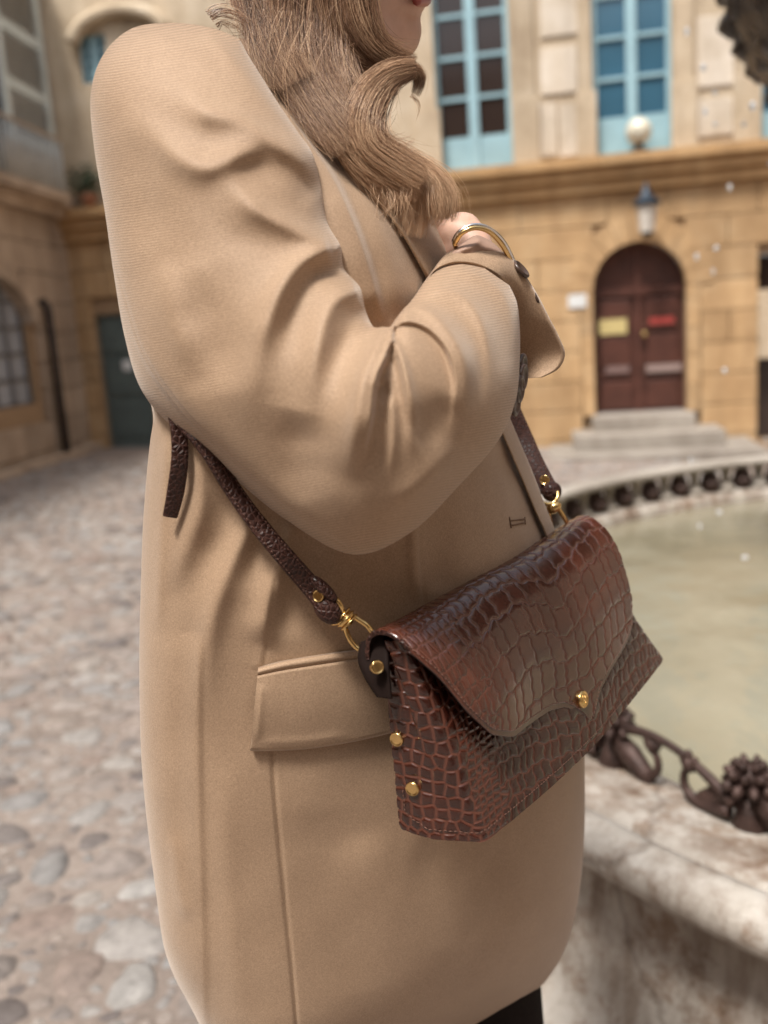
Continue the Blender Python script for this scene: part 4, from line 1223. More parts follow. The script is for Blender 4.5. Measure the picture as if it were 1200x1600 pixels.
# rows are dense in the profile, so keep them linear and let the remesh smooth them
K2 = np.concatenate([crom(K[i:i + 2], 4)[:-1] for i in range(len(K) - 1)] + [K[-1:]])
O = np_at(K2[:, 0], K2[:, 1], K2[:, 4] * S); I = np_at(K2[:, 2], K2[:, 3], K2[:, 5] * S)
C = (O + I) / 2; A = (O - I) / 2; V = C - _ac; V /= np.linalg.norm(V, axis=1)[:, None]
th = np.linspace(0, 2 * math.pi, 64, endpoint=False)
ss = np.sin(th); cc = np.cos(th)
# fuller cheek, narrower face front (the face side is cos = -1)
wid = 1.0 - 0.10 * np.clip(-cc, 0, 1) ** 3
P = C[:, None] + A[:, None] * cc[None, :, None] - V[:, None] * (K2[:, 6] * S)[:, None, None] * (ss * wid)[None, :, None]
bv = [tuple(p) for p in P.reshape(-1, 3)]
nr, ncx = P.shape[:2]
bf = [(i * ncx + k, i * ncx + (k + 1) % ncx, (i + 1) * ncx + (k + 1) % ncx, (i + 1) * ncx + k) for i in range(nr - 1) for k in range(ncx)]
bf.append(tuple(reversed(range(ncx)))); bf.append(tuple(range((nr - 1) * ncx, nr * ncx)))
body_mb = MB(); body_mb.add(bv, bf)
def limb(pts, rads, n=16, res=40):
    pp_ = crom([tuple(p) + (r_,) for p, r_ in zip(pts, rads)], res)
    body_mb.tube([Vector(p[:3]) for p in pp_], [p[3] for p in pp_], n)
# near arm: shoulder, elbow, wrist
limb([pt(420, 190, .82), pt(320, 210, .77), pt(400, 500, .70), pt(520, 700, .655), pt(650, 600, .675), pt(745, 450, .725), pt(742, 402, .75)], [.03, .04, .036, .032, .026, .015, .0125])
# hand lying over the far lapel: palm, four fingers, thumb
limb([pt(746, 420, .742), pt(738, 380, .758), pt(716, 366, .768), pt(690, 368, .785), pt(668, 374, .80)], [.013, .0135, .014, .0135, .010])
limb([pt(744, 400, .75), pt(730, 356, .768), pt(704, 358, .778), pt(676, 362, .795)], [.0095, .0100, .0105, .009])
for k, (x1, y1, x2, y2, x3, y3) in enumerate(((664, 356, 640, 358, 620, 366), (660, 364, 632, 370, 608, 382), (658, 374, 632, 384, 610, 398), (660, 384, 640, 398, 624, 410))):
    limb([pt(692, 360 + 6 * k, .785), pt(x1, y1, .80), pt(x2, y2, .81), pt(x3, y3, .815)], [.0075, .0075, .007, .006], 10, 16)
limb([pt(735, 396, .752), pt(708, 396, .765), pt(688, 404, .785), pt(670, 410, .80)], [.009, .009, .0085, .007], 10, 16)
# far arm
limb([pt(440, 190, .92), pt(470, 240, 1.03), pt(580, 450, 1.08), pt(660, 640, 1.08), pt(600, 780, 1.12)], [.045, .045, .038, .032, .024])
# legs to the ground
hipn = pt(470, 1180, .84); hipf = pt(640, 1180, .95)
feet = []
for hp_, dx in ((hipn, 0.0), (hipf, 0.03)):
    kn = Vector((hp_.x + 0.03 + dx, hp_.y, 0.50)); an = Vector((hp_.x + 0.0 + dx, hp_.y + 0.01, 0.10)); feet.append(an)
    limb([hp_ + Vector((0, 0, 0.05)), (hp_ + kn) / 2, kn, (kn + an) / 2 + Vector((-0.015, 0, 0.03)), an], [.088, .075, .052, .05, .034])
    limb([an + Vector((-0.03, 0.0, -0.05)), an + Vector((0.04, -0.02, -0.055)), an + Vector((0.12, -0.07, -0.07)), an + Vector((0.17, -0.1, -0.075))], [.03, .032, .026, .015])
# ear
limb([pt(470, -120, .79), pt(476, -95, .785), pt(470, -60, .79)], [.012, .015, .009], 10, 12)
body = body_mb.build('body', M_SKIN, person, smooth=True)
md = body.modifiers.new('fuse', 'REMESH'); md.mode = 'VOXEL'; md.voxel_size = 0.0032; md.use_smooth_shade = True
md2 = body.modifiers.new('soft', 'SMOOTH'); md2.factor = 0.5; md2.iterations = 4
# lips, eye and brow are colour zones and small meshes of the face
M_LIP = mat_plain('lip', (0.38, 0.09, 0.075, 1), 0.35, scale=90, var=0.15)
def onface(x, y, off=0.0):
    p = pt(x, y, 0.86); return p
mb = MB()
for (yy, xx, r_) in ((-17, 667, .0055), (-1, 664, .0052)):
    pts = [pt(xx - 14 + 14 * t, yy + 3 * (1 - t), 0.82 + 0.058 * t) for t in np.linspace(0, 1, 7)] + [pt(xx - 14 * t, yy, 0.878 + 0.04 * t) for t in np.linspace(0.2, 1, 5)]
    mb.tube(pts, [r_ * (0.35 + 0.65 * math.sin(math.pi * (i + 1) / (len(pts) + 1))) for i in range(len(pts))], 10)
mb.build('lips', M_LIP, person, smooth=True)
M_EYE = mat_plain('eye_white', (0.62, 0.58, 0.54, 1), 0.2); M_IRIS = mat_plain('iris', (0.05, 0.035, 0.025, 1), 0.15); M_BROW = mat_plain('brow', (0.07, 0.04, 0.025, 1), 0.7)
for (ex0, ey0) in ((626, .815), (640, .935)):
    mb = MB(); mb.ball(pt(ex0, -116, ey0 + .006), 0.0085, n=16, m=10); eo = mb.build('eye', M_EYE, person, smooth=True)
    mb = MB(); mb.ball(pt(ex0 + 8, -116, ey0 + .003), 0.0052, n=14, m=8); mb.build('iris', M_IRIS, eo, smooth=True)
    mb = MB(); mb.tube([pt(ex0 - 22, -150, ey0 - .02), pt(ex0, -160, ey0), pt(ex0 + 18, -154, ey0 + .03)], [.0016, .0028, .0014], 8); mb.build('brow', M_BROW, person, smooth=True)

# trousers
M_TROU = mat_plain('dark_trousers', (0.013, 0.009, 0.008, 1), 0.9, scale=300, var=0.3, spec=0.1)
mb = MB()
for hp_, an in zip((hipn, hipf), feet):
    top = hp_ + Vector((0, 0, 0.1)); kn = Vector((hp_.x + 0.03, hp_.y, 0.5))
    q = crom([tuple(top) + (.105,), tuple((hp_ + kn) / 2) + (.10,), tuple(kn) + (.09,), tuple((kn + an) / 2) + (.085,), tuple(an + Vector((0, 0, -0.04))) + (.085,)], 24)
    mb.tube([Vector(p[:3]) for p in q], [p[3] for p in q], 24)
q = [pt(795, 1480, 1.02), pt(800, 1560, 1.02), pt(800, 1640, 1.02), pt(790, 1800, 1.03)]
mb.tube(q, [.018, .0195, .02, .02], 16)
mb.build('trousers', M_TROU, person, smooth=True)
M_SHOE = mat_plain('black_leather', (0.012, 0.010, 0.010, 1), 0.35, scale=50)
for an in feet:
    mb = MB(); mb.tube([an + Vector((-0.055, 0.01, -0.03)), an + Vector((0.0, 0, -0.045)), an + Vector((0.08, -0.045, -0.058)), an + Vector((0.16, -0.095, -0.07)), an + Vector((0.20, -0.12, -0.08))], [.036, .043, .04, .032, .012], 16)
    mb.tube([an + Vector((-0.045, 0.01, -0.04)), an + Vector((-0.045, 0.01, -0.0995))], [.022, .02], 12)
    mb.build('shoe', M_SHOE, person, smooth=True)

# --- hair
def mat_hair():
    m, nt, b = new_mat('brown_hair')
    a = N(nt, 'ShaderNodeAttribute'); a.attribute_name = 'tone'
    c = ramp(nt, a.outputs['Fac'], [(0.0, (0.04, 0.021, 0.014, 1)), (0.3, (0.17, 0.09, 0.055, 1)), (0.6, (0.38, 0.225, 0.135, 1)), (1.0, (0.74, 0.51, 0.33, 1))])
    nt.links.new(c, b.inputs['Base Color'])
    b.inputs['Roughness'].default_value = 0.30
    b.inputs['Specular IOR Level'].default_value = 0.35
    b.inputs['Anisotropic'].default_value = 0.4
    return m
hv, hf, ht = [], [], []
hr = np.random.default_rng(21)
def lock(guide, count, spread, Y0=None, tone=(0.5, 0.2), rad=0.00011, frizz=0.004, taper=(1.0, 1.0), clump=5, depth=1.0, tiplen=0.12, nseg=15):
    """strands that follow a guide line (px, py, Y); spread in px at root and tip"""
    Gd = crom(guide, nseg)
    tt = np.linspace(0, 1, nseg)
    tan = np.gradient(Gd[:, :2], axis=0); tan /= np.linalg.norm(tan, axis=1)[:, None] + 1e-9
    nor = np.stack([-tan[:, 1], tan[:, 0]], 1)
    sp = np.interp(tt, np.linspace(0, 1, len(spread)), spread)
    count = int(count * 2.5) if count > 100 else count
    ncl = max(1, count // clump)
    for c in range(ncl):
        ca = hr.uniform(-1, 1); cd = hr.uniform(-1, 1)
        cph = hr.uniform(0, 6.28); cfr = hr.uniform(3, 8); camp = hr.normal() * 0.18
        ctone = np.clip(hr.normal(tone[0] + 0.10, tone[1] * 1.1), 0, 1)
        for s in range(clump):
            off = ca + hr.normal() * 0.17; dd = cd + hr.normal() * 0.2
            lo = np.clip(hr.normal(0.0, 0.04), 0, 0.3); hi = 1 - abs(hr.normal(0, tiplen))
            u = np.linspace(lo, max(hi, 0.4), nseg)
            g = np.stack([np.interp(u, tt, Gd[:, k]) for k in range(3)], 1)
            nn = np.stack([np.interp(u, tt, nor[:, k]) for k in range(2)], 1)
            w = np.interp(u, tt, sp)
            prof = off + camp * np.sin(u * cfr + cph) + hr.normal() * 0.04 * np.sin(u * hr.uniform(6, 16) + hr.uniform(0, 6.28))
            stray = (hr.random() < 0.10) * hr.normal() * 0.8 * u ** 2 + hr.normal() * 0.012 * np.sin(u * hr.uniform(16, 36) + hr.uniform(0, 6.28))
            x = g[:, 0] + nn[:, 0] * w * (prof + stray); y = g[:, 1] + nn[:, 1] * w * (prof + stray)
            Y = g[:, 2] * S - depth * (np.sqrt(np.clip(1.0 - np.clip(off, -1, 1) ** 2, 0, 1)) * 0.6 + 0.4 * dd) * (w / 1800.0) * 0.75
            P = np_at(x, y, Y)
            r_ = rad * (1 - 0.75 * np.linspace(0, 1, nseg) ** 3) * hr.uniform(0.75, 1.25)
            T = np.gradient(P, axis=0); T /= np.linalg.norm(T, axis=1)[:, None] + 1e-9
            R1 = np.cross(T, np.array([0.3, -0.9, 0.3])); R1 /= np.linalg.norm(R1, axis=1)[:, None] + 1e-9
            R2 = np.cross(T, R1)
            b0 = sum(len(q) for q in hv)
            ring = np.stack([P + (R1 * math.cos(a) + R2 * math.sin(a)) * r_[:, None] for a in (0, 2.094, 4.189)], 1).reshape(-1, 3)
            hv.append(ring)
            i = np.arange(nseg - 1)[:, None] * 3
            for k in range(3):
                k2 = (k + 1) % 3
                hf.append(np.concatenate([b0 + i + k, b0 + i + k2, b0 + i + 3 + k2, b0 + i + 3 + k], 1))
            tv = np.clip(ctone + hr.normal() * 0.13 + 0.10 * (u - 0.4) + 0.30 * np.clip((y - 200) / 150, 0, 1) - 0.10 * np.clip((60 - y) / 120, 0, 1), 0, 1)
            ht.append(tv.repeat(3))
_hn = [0]
# crown and back of the head
for k in range(13):
    t = k / 12
    lock([(520 - 30 * t, -340 - 10 * t, .86 - .03 * t), (420 - 60 * t, -300, .82), (360 - 30 * t, -200, .79), (372 + 60 * t, -90, .775), (400 + 70 * t, 0, .765)], 60, (25, 30, 30), tone=(0.34, 0.16))
# parting and the sides of the face
for k in range(7):
    t = k / 6
    lock([(560 - 25 * t, -362, .87), (610 - 40 * t, -330, .83 - .01 * t), (600 - 50 * t, -240, .785), (560 - 40 * t, -130, .772), (545 - 40 * t, -40, .765)], 110, (18, 26, 26, 24), tone=(0.36, 0.16))
for k in range(5):
    t = k / 4
    lock([(560 - 60 * t, -362, .87), (600 - 90 * t, -320, .93), (580 - 90 * t, -220, .965), (540 - 90 * t, -100, .965), (500 - 60 * t, 20, .94), (480 - 40 * t, 110, .91)], 100, (20, 30, 30, 26), tone=(0.36, 0.16))
# mass falling behind the shoulder
lock([(400, -120, .80), (388, -40, .80), (385, 10, .79), (372, 28, .77), (345, 34, .76)], 90, (50, 34, 22), tone=(0.40, 0.2), tiplen=0.45)
lock([(420, -120, .79), (420, -30, .78), (424, 30, .765), (440, 90, .745), (462, 132, .725)], 420, (60, 46, 40), tone=(0.42, 0.2))
lock([(470, -120, .77), (462, -20, .77), (462, 60, .755), (482, 130, .735), (520, 190, .715), (552, 228, .705)], 620, (60, 46, 40, 34), tone=(0.45, 0.2))
lock([(510, -110, .775), (496, -10, .775), (500, 70, .76), (520, 140, .74), (542, 196, .725), (568, 240, .72)], 560, (56, 44, 36, 26), tone=(0.40, 0.2))
lock([(530, -100, .79), (528, 0, .785), (534, 80, .775), (548, 150, .76), (560, 200, .74), (572, 240, .73)], 420, (40, 38, 30, 20), tone=(0.30, 0.16))
# front lock beside the cheek, sweeping forward under the chin
lock([(560, -140, .77), (548, -50, .76), (556, 20, .755), (578, 66, .755), (612, 92, .76), (652, 100, .77)], 420, (40, 30, 22, 14), tone=(0.42, 0.18), tiplen=0.08)
lock([(540, -120, .765), (520, -40, .76), (526, 30, .755), (548, 80, .755), (590, 104, .76), (640, 108, .765), (656, 122, .77), (648, 150, .775)], 260, (36, 26, 20, 10, 6), tone=(0.46, 0.18), tiplen=0.10)
# the big S-wave
lock([(650, 106, .74), (614, 116, .728), (584, 146, .715), (570, 192, .705), (582, 230, .70), (622, 258, .70), (664, 284, .70)], 640, (12, 22, 27, 25, 24), tone=(0.55, 0.18), tiplen=0.06)
lock([(560, 120, .745), (545, 165, .725), (550, 210, .712), (580, 250, .705), (624, 280, .705), (660, 300, .705)], 460, (26, 28, 26, 22), tone=(0.48, 0.18), tiplen=0.08)
lock([(570, 200, .735), (592, 240, .73), (634, 262, .725), (672, 282, .722), (696, 312, .722), (694, 346, .724)], 420, (22, 24, 22, 16), tone=(0.62, 0.16), tiplen=0.10)
# feathery ends over the lapel
lock([(606, 252, .725), (634, 290, .72), (644, 325, .715), (640, 372, .712)], 420, (26, 26, 26, 22), tone=(0.68, 0.15), tiplen=0.22)
lock([(640, 268, .72), (664, 296, .716), (672, 326, .715), (664, 352, .715)], 300, (24, 26, 24, 18), tone=(0.70, 0.15), tiplen=0.22)
lock([(650, 268, .722), (686, 288, .72), (700, 318, .72), (692, 342, .722)], 160, (14, 14, 10, 8), tone=(0.66, 0.15), tiplen=0.22)
lock([(520, 190, .715), (556, 240, .71), (590, 280, .706), (618, 330, .705)], 240, (22, 22, 20, 14), tone=(0.5, 0.2), tiplen=0.2)
# loose single hairs
for k in range(40):
    x0 = hr.uniform(380, 640); y0 = hr.uniform(-20, 240); a_ = hr.uniform(-0.9, 0.9); l_ = hr.uniform(30, 90); bnd = hr.uniform(-30, 30)
    if x0 > 560 and y0 < 110: continue
    lock([(x0, y0, .715), (x0 + math.sin(a_) * l_ * .5 + bnd * .5, y0 + l_ * .5, .712), (x0 + math.sin(a_) * l_ + bnd * .2, y0 + l_ * math.cos(a_), .71)], 2, (5, 8, 10), tone=(0.5, 0.2), clump=1, rad=0.00008, nseg=14)
for k in range(10):
    x0 = hr.uniform(585, 690); y0 = hr.uniform(262, 300)
    lock([(x0, y0, .70), (x0 + hr.normal() * 6 + 3, y0 + 30, .695), (x0 + hr.normal() * 16 + 2, y0 + hr.uniform(45, 85), .695)], 10, (6, 12, 18), tone=(0.52, 0.18), clump=2, rad=0.00009, nseg=14, tiplen=0.25)
lock([(500, 40, .745), (470, 110, .735), (480, 190, .73), (494, 220, .725)], 14, (60, 50, 40), tone=(0.6, 0.2), clump=1, rad=0.00015)
lock([(330, 30, .755), (345, 22, .755), (372, 30, .755), (400, 50, .755)], 50, (18, 16, 18), tone=(0.5, 0.2), clump=2, rad=0.00016, tiplen=0.3)
lock([(600, 230, .72), (630, 222, .72), (650, 214, .72)], 14, (14, 12, 10), tone=(0.6, 0.2), clump=2, rad=0.00014, tiplen=0.3)
lock([(640, 150, .76), (652, 165, .76), (644, 190, .76)], 10, (6, 6, 8), tone=(0.5, 0.2), clump=2, rad=0.00014, tiplen=0.3)
HV = np.concatenate(hv); HF = np.concatenate(hf); HT = np.concatenate(ht)
me = bpy.data.meshes.new('hair')
me.vertices.add(len(HV)); me.vertices.foreach_set('co', HV.astype(np.float32).ravel())
me.loops.add(HF.size); me.loops.foreach_set('vertex_index', HF.astype(np.int32).ravel())
me.polygons.add(len(HF)); me.polygons.foreach_set('loop_start', np.arange(0, HF.size, 4, dtype=np.int32)); me.polygons.foreach_set('loop_total', np.full(len(HF), 4, dtype=np.int32))
me.update(calc_edges=True); me.polygons.foreach_set('use_smooth', np.ones(len(HF), dtype=bool))
a_ = me.attributes.new('tone', 'FLOAT', 'POINT'); a_.data.foreach_set('value', HT.astype(np.float32))
me.materials.append(mat_hair())
hair = bpy.data.objects.new('hair', me); COL.objects.link(hair); set_parent(hair, person)

# --- bracelets on the wrist
def bangle(pts, r_, mat, name, label):
    mb = MB(); q = crom(pts, 40)
    mb.tube([pt(*p) for p in q], r_, 10)
    o = mb.build(name, mat, None, smooth=True)
    return tag(o, label, 'bracelet')
M_GOLD = mat_plain('gold', (0.83, 0.58, 0.26, 1), 0.22, 1.0, var=0.08, scale=60)
M_SILV = mat_plain('silver', (0.80, 0.80, 0.80, 1), 0.2, 1.0, var=0.08, scale=60)
def loop_pts(top, back):
    return top + back + top[:1]
bangle(loop_pts([(711, 380, .716), (722, 364, .712), (742, 356, .712), (764, 362, .716), (783, 381, .724), (796, 404, .732), (801, 418, .738)], [(790, 420, .762), (760, 405, .772), (728, 396, .756), (714, 390, .735)]), 0.0016, M_GOLD, 'bracelet', 'thin yellow gold bangle round the wrist at the coat cuff')
bangle(loop_pts([(709, 376, .718), (717, 363, .713), (738, 352, .713), (762, 356, .718), (784, 374, .727), (798, 398, .735), (803, 414, .741)], [(792, 418, .765), (760, 402, .775), (726, 393, .758), (712, 386, .738)]), 0.0014, M_SILV, 'bracelet', 'thin silver bangle lying behind the gold one at the wrist')
# ------------------------------------------------------------------ the handbag
BA = pt(589, 986, .62)
b1 = (pt(897, 823, .89) - BA); b1.z = 0; b1.normalize()
bz = Vector((0, 0, 1)); bn_ = b1.cross(bz)
if bn_.dot(CAMP - BA) < 0: bn_ = -bn_
bag = empty('handbag', BA + bn_ * 0.02 + b1 * 0.15 - bz * 0.135)
tag(bag, 'glossy brown crocodile embossed leather handbag with gold clasp hanging at the hip', 'handbag')
nA, n1, nN = np.array(BA), np.array(b1), np.array(bn_)
def bw(e, n, z): return nA + np.asarray(e)[..., None] * n1 + np.asarray(n)[..., None] * nN + np.asarray(z)[..., None] * np.array([0, 0, 1.0])
def bwv(e, n, z): return BA + b1 * e + bn_ * n + bz * z

def mat_croc(name, scale_c, groove_c, rough=0.26, attr=True, vs=300, coat=0.45):
    m, nt, b = new_mat(name)
    p = gpos(nt)
    if attr:
        e = N(nt, 'ShaderNodeAttribute'); e.attribute_name = 'edge'; ef = e.outputs['Fac']
        c = N(nt, 'ShaderNodeAttribute'); c.attribute_name = 'cell'; cf = c.outputs['Fac']
        hgt = noise(nt, p, 420, 3, 0.6); bs, bd = 0.35, 0.0006
    else:
        v = N(nt, 'ShaderNodeTexVoronoi', Scale=vs); v.feature = 'DISTANCE_TO_EDGE'; nt.links.new(p, v.inputs['Vector'])
        ef = ramp(nt, v.outputs['Distance'], [(0.02, (0, 0, 0, 1)), (0.22, (1, 1, 1, 1))])
        cf = noise(nt, p, 160, 2); hgt = ef; bs, bd = 0.65, 0.001
    sc = ramp(nt, cf, [(0.0, tuple(x * 0.82 for x in scale_c) + (1,)), (0.6, scale_c + (1,)), (1.0, tuple(x * 1.2 for x in scale_c) + (1,))])
    w = ramp(nt, noise(nt, p, 55, 5, 0.6), [(0.3, (0.75, 0.72, 0.7, 1)), (0.7, (1.2, 1.2, 1.2, 1))])
    sc = mixc(nt, 1.0, sc, w, 'MULTIPLY')
    nt.links.new(mixc(nt, ef, groove_c + (1,), sc), b.inputs['Base Color'])
    r_ = math_n(nt, 'MULTIPLY_ADD', noise(nt, p, 120, 4, 0.6), 0.22, rough - 0.08)
    r_ = math_n(nt, 'MULTIPLY_ADD', math_n(nt, 'SUBTRACT', 1.0, ef), 0.25, r_)
    nt.links.new(r_, b.inputs['Roughness'])
    b.inputs['Specular IOR Level'].default_value = 0.55 if attr else 0.3
    b.inputs['Coat Weight'].default_value = coat
    b.inputs['Coat Roughness'].default_value = 0.09
    bump(nt, b, hgt, bs, bd)
    return m
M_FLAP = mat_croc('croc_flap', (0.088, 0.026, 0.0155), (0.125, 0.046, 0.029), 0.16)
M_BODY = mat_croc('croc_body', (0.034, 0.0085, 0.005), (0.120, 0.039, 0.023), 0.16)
M_STRAP = mat_croc('croc_strap', (0.026, 0.0085, 0.006), (0.060, 0.022, 0.015), 0.38, attr=False, coat=0.15)
M_DARKL = mat_plain('dark_lining_leather', (0.012, 0.006, 0.0045, 1), 0.75, spec=0.15, scale=80)
M_STITCH = mat_plain('brown_stitch', (0.17, 0.085, 0.06, 1), 0.7, scale=500)

def scales(UV, pts, gw, amp):
    """scale relief: returns height, edge factor 0..1 and a tone per scale, for leather coordinates UV (N,2) in metres"""
    kd = kdtree.KDTree(len(pts))
    for i, p in enumerate(pts): kd.insert((p[0], p[1], 0), i)
    kd.balance()
    r = np.random.default_rng(3); tone = r.random(len(pts)); dome = r.uniform(0.6, 1.2, len(pts))
    h = np.zeros(len(UV)); e = np.zeros(len(UV)); c = np.zeros(len(UV))
    for i, (x, y) in enumerate(UV):
        f = kd.find_n((x, y, 0), 2)
        (p1, i1, d1), (p2, i2, d2) = f
        dd = (d2 * d2 - d1 * d1) / (2 * max((p2 - p1).length, 1e-6))      # true distance to the border
        q = min(max(dd / gw, 0), 1); q = q * q * (3 - 2 * q)
        e[i] = q; c[i] = tone[i1]
        u_ = min(1.0, dd / (3.6 * gw)); h[i] = amp * (q + 0.9 * dome[i1] * (2 * u_ - u_ * u_))
    return h, e, c

def plates(E, Sx, rows, cols, gw, amp):
    """belly plates: continuous wavy row lines, staggered cross lines; E, Sx flat arrays in metres"""
    r = np.random.default_rng(8)
    rows = np.asarray(rows); k = np.clip(np.searchsorted(rows, Sx) - 1, 0, len(rows) - 2)
    d1 = np.minimum(Sx - rows[k], rows[k + 1] - Sx)
    d2 = np.zeros(len(E)); tone = np.zeros(len(E)); dm = np.ones(len(E))
    for q in range(len(rows) - 1):
        m = k == q
        if not m.any(): continue
        c = np.asarray(cols[q]); tl = r.uniform(-0.22, 0.22)
        x = E[m] + tl * (Sx[m] - (rows[q] + rows[q + 1]) / 2) + 0.0008 * np.sin(Sx[m] * 700 + q)
        j = np.clip(np.searchsorted(c, x) - 1, 0, len(c) - 2)
        d2[m] = np.minimum(x - c[j], c[j + 1] - x)
        tn = r.random(len(c)); do = r.uniform(0.6, 1.2, len(c)); tone[m] = tn[j]; dm[m] = do[j]
    d1 = np.clip(d1, 1e-6, 1); d2 = np.clip(d2, 1e-6, 1)
    dd = (d1 ** -3 + d2 ** -3) ** (-1 / 3)
    e = sstep(dd / gw); u = np.clip(dd / (3.6 * gw), 0, 1)
    return amp * (e + 0.8 * dm * (2 * u - u * u)), e, tone

def make_rows(s0, s1, hfun, wfun, e0, e1_, rs):
    rows = [s0]
    while rows[-1] < s1: rows.append(rows[-1] + hfun(rows[-1]))
    cols = []
    for _ in rows:
        c = [e0 - rs.uniform(0, 0.008)]
        while c[-1] < e1_: c.append(c[-1] + wfun(c[-1]) * rs.uniform(0.7, 1.35))
        cols.append(c)
    return rows, cols

def normals(P):
    du = np.gradient(P, axis=0); dv = np.gradient(P, axis=1)
    Nn = np.cross(du, dv); return Nn / (np.linalg.norm(Nn, axis=2)[..., None] + 1e-12)

# --- flap
fx = [-.0075, -.006, .0045, .017, .036, .061, .091, .1245, .147, .161, .1725, .178, .1835, .193, .2034, .225, .248, .270, .285, .2935, .2975]
fz = [-.004, -.010, -.026, -.050, -.0715, -.0835, -.0875, -.0915, -.0975, -.1065, -.1190, -.1235, -.1220, -.1130, -.1055, -.0985, -.0945, -.0905, -.0855, -.0780, -.062]
sec = np.array([(-.004, -.016), (-.003, -.006), (.001, .001), (.009, .0035), (.017, .0020), (.025, -.0030), (.0320, -.0105), (.0385, -.0205), (.0432, -.033)] + [(.062 - .17 * (z + .134), z) for z in (-.050, -.07, -.09, -.105, -.122)])
secd = crom(sec, 240); sl = np.concatenate([[0], np.cumsum(np.hypot(*np.diff(secd, axis=0).T))])
nu, nv = 480, 300
un = (1 - np.cos(np.linspace(0, math.pi, nu))) / 2 * 0.35 + np.linspace(0, 1, nu) * 0.65
ex_ = fx[0] + (fx[-1] - fx[0]) * un
hz_ = np.interp(ex_, fx, fz)
hz_s = np.array([np.interp(ex_ + d, fx, fz) for d in np.linspace(-.004, .004, 9)]).mean(0)
near_pt = np.exp(-((ex_ - .179) / .012) ** 2); hz_ = hz_ * near_pt + hz_s * (1 - near_pt)
s_end = np.interp(-hz_, -secd[60:, 1], sl[60:])
vv = np.linspace(0, 1, nv)
Sg = s_end[:, None] * vv[None, :]
Ng = np.interp(Sg, sl, secd[:, 0]); Zg = np.interp(Sg, sl, secd[:, 1])
Eg = ex_[:, None] + 0 * Sg
# the leather sags a little between the ends and lifts at the near corner
Ng = Ng + 0.0045 * np.exp(-((Eg - .05) / .05) ** 2) * sstep((Sg - .05) / .06) + 0.003 * np.sin(Eg * 32 + 1) * sstep(Sg / .05) * 0.5
Zg = Zg - 0.004 * np.exp(-((Eg - .15) / .09) ** 2) * (1 - sstep(Sg / .06))
# top edge runs a little uphill towards the far end, as the strap pulls it
Zg = Zg + 0.010 * np.clip((Eg - 0.02) / 0.27, 0, 1.2) * (1 - 0.6 * sstep(Sg / .12))
Pf = bw(Eg, Ng, Zg)
rs = random.Random(12)
pts = []
s = -0.004; row = 0
while s < 0.20:
    h = rs.uniform(0.0175, 0.0235) if 0.03 < s < 0.17 else rs.uniform(0.012, 0.015)
    e = -0.012 + rs.uniform(0, 0.004)
    while e < 0.305:
        k = min(1, max(0, (e - 0.015) / 0.075)); k2 = min(1, max(0, (0.30 - e) / 0.035))
        w = 0.0060 + (0.0112 * k) * (0.35 + 0.65 * k2)
        w *= rs.uniform(0.72, 1.32)
        wave = 0.010 * math.exp(-((e - 0.165) / 0.035) ** 2) * math.sin(min(1, max(0, (s - 0.04) / 0.1)) * 3.1) + 0.0035 * math.sin(e * 45 + row * 0.4)
        if k < 0.55:
            for q in (0, 1): pts.append((e + rs.uniform(-.0012, .0012), s + wave + h * (0.25 + 0.5 * q) + rs.uniform(-.0012, .0012)))
        else:
            pts.append((e + rs.uniform(-.0006, .0006), s + wave + h * 0.5 + rs.uniform(-.0005, .0005)))
        e += w
    s += h; row += 1
uvf = np.stack([Eg, Sg], -1).reshape(-1, 2)
h, ed, ce = scales(uvf, pts, 0.00105, 0.00052)
rs = random.Random(77)
rw_, cl_ = make_rows(-0.006, 0.21, lambda s: rs.uniform(0.015, 0.027) if s > 0.035 else rs.uniform(0.011, 0.015),
                     lambda e: 0.0065 + 0.0115 * min(1, max(0, (e - 0.03) / 0.07)) * (0.45 + 0.55 * min(1, max(0, (0.30 - e) / 0.05))), -0.02, 0.31, rs)
Ee, Ss = uvf[:, 0], uvf[:, 1]
Sw = Ss - 0.013 * np.exp(-((Ee - 0.168) / 0.030) ** 2) * np.sin(np.clip((Ss - 0.03) / 0.11, 0, 1) * 3.0) - 0.0032 * np.sin(Ee * 38 + 0.6) - 0.0011 * np.sin(Ee * 170 + Ss * 60) - 0.0007 * np.sin(Ee * 410 + Ss * 150)
h2, ed2, ce2 = plates(Ee, Sw, rw_, cl_, 0.00105, 0.00052)
mk = (Ee + 0.006 * np.sin(Ss * 260) + 0.004 * np.sin(Ss * 611) > 0.040).astype(float)
h = h * (1 - mk) + h2 * mk; ed = ed * (1 - mk) + ed2 * mk; ce = ce * (1 - mk) + ce2 * mk
# the rim beyond the stitch line is smooth
rimd = np.minimum((s_end[:, None] - Sg), 1).reshape(-1)
rim_f = sstep((rimd - 0.003) / 0.002); h *= rim_f; ed = 1 - (1 - ed) * (0.3 + 0.7 * rim_f)
Nf = normals(Pf)
if (Nf[nu // 2, nv // 2] @ nN) < 0: Nf = -Nf
Pf2 = Pf + Nf * h.reshape(nu, nv)[..., None]
th_ = 0.0022
Pb = Pf - Nf * th_
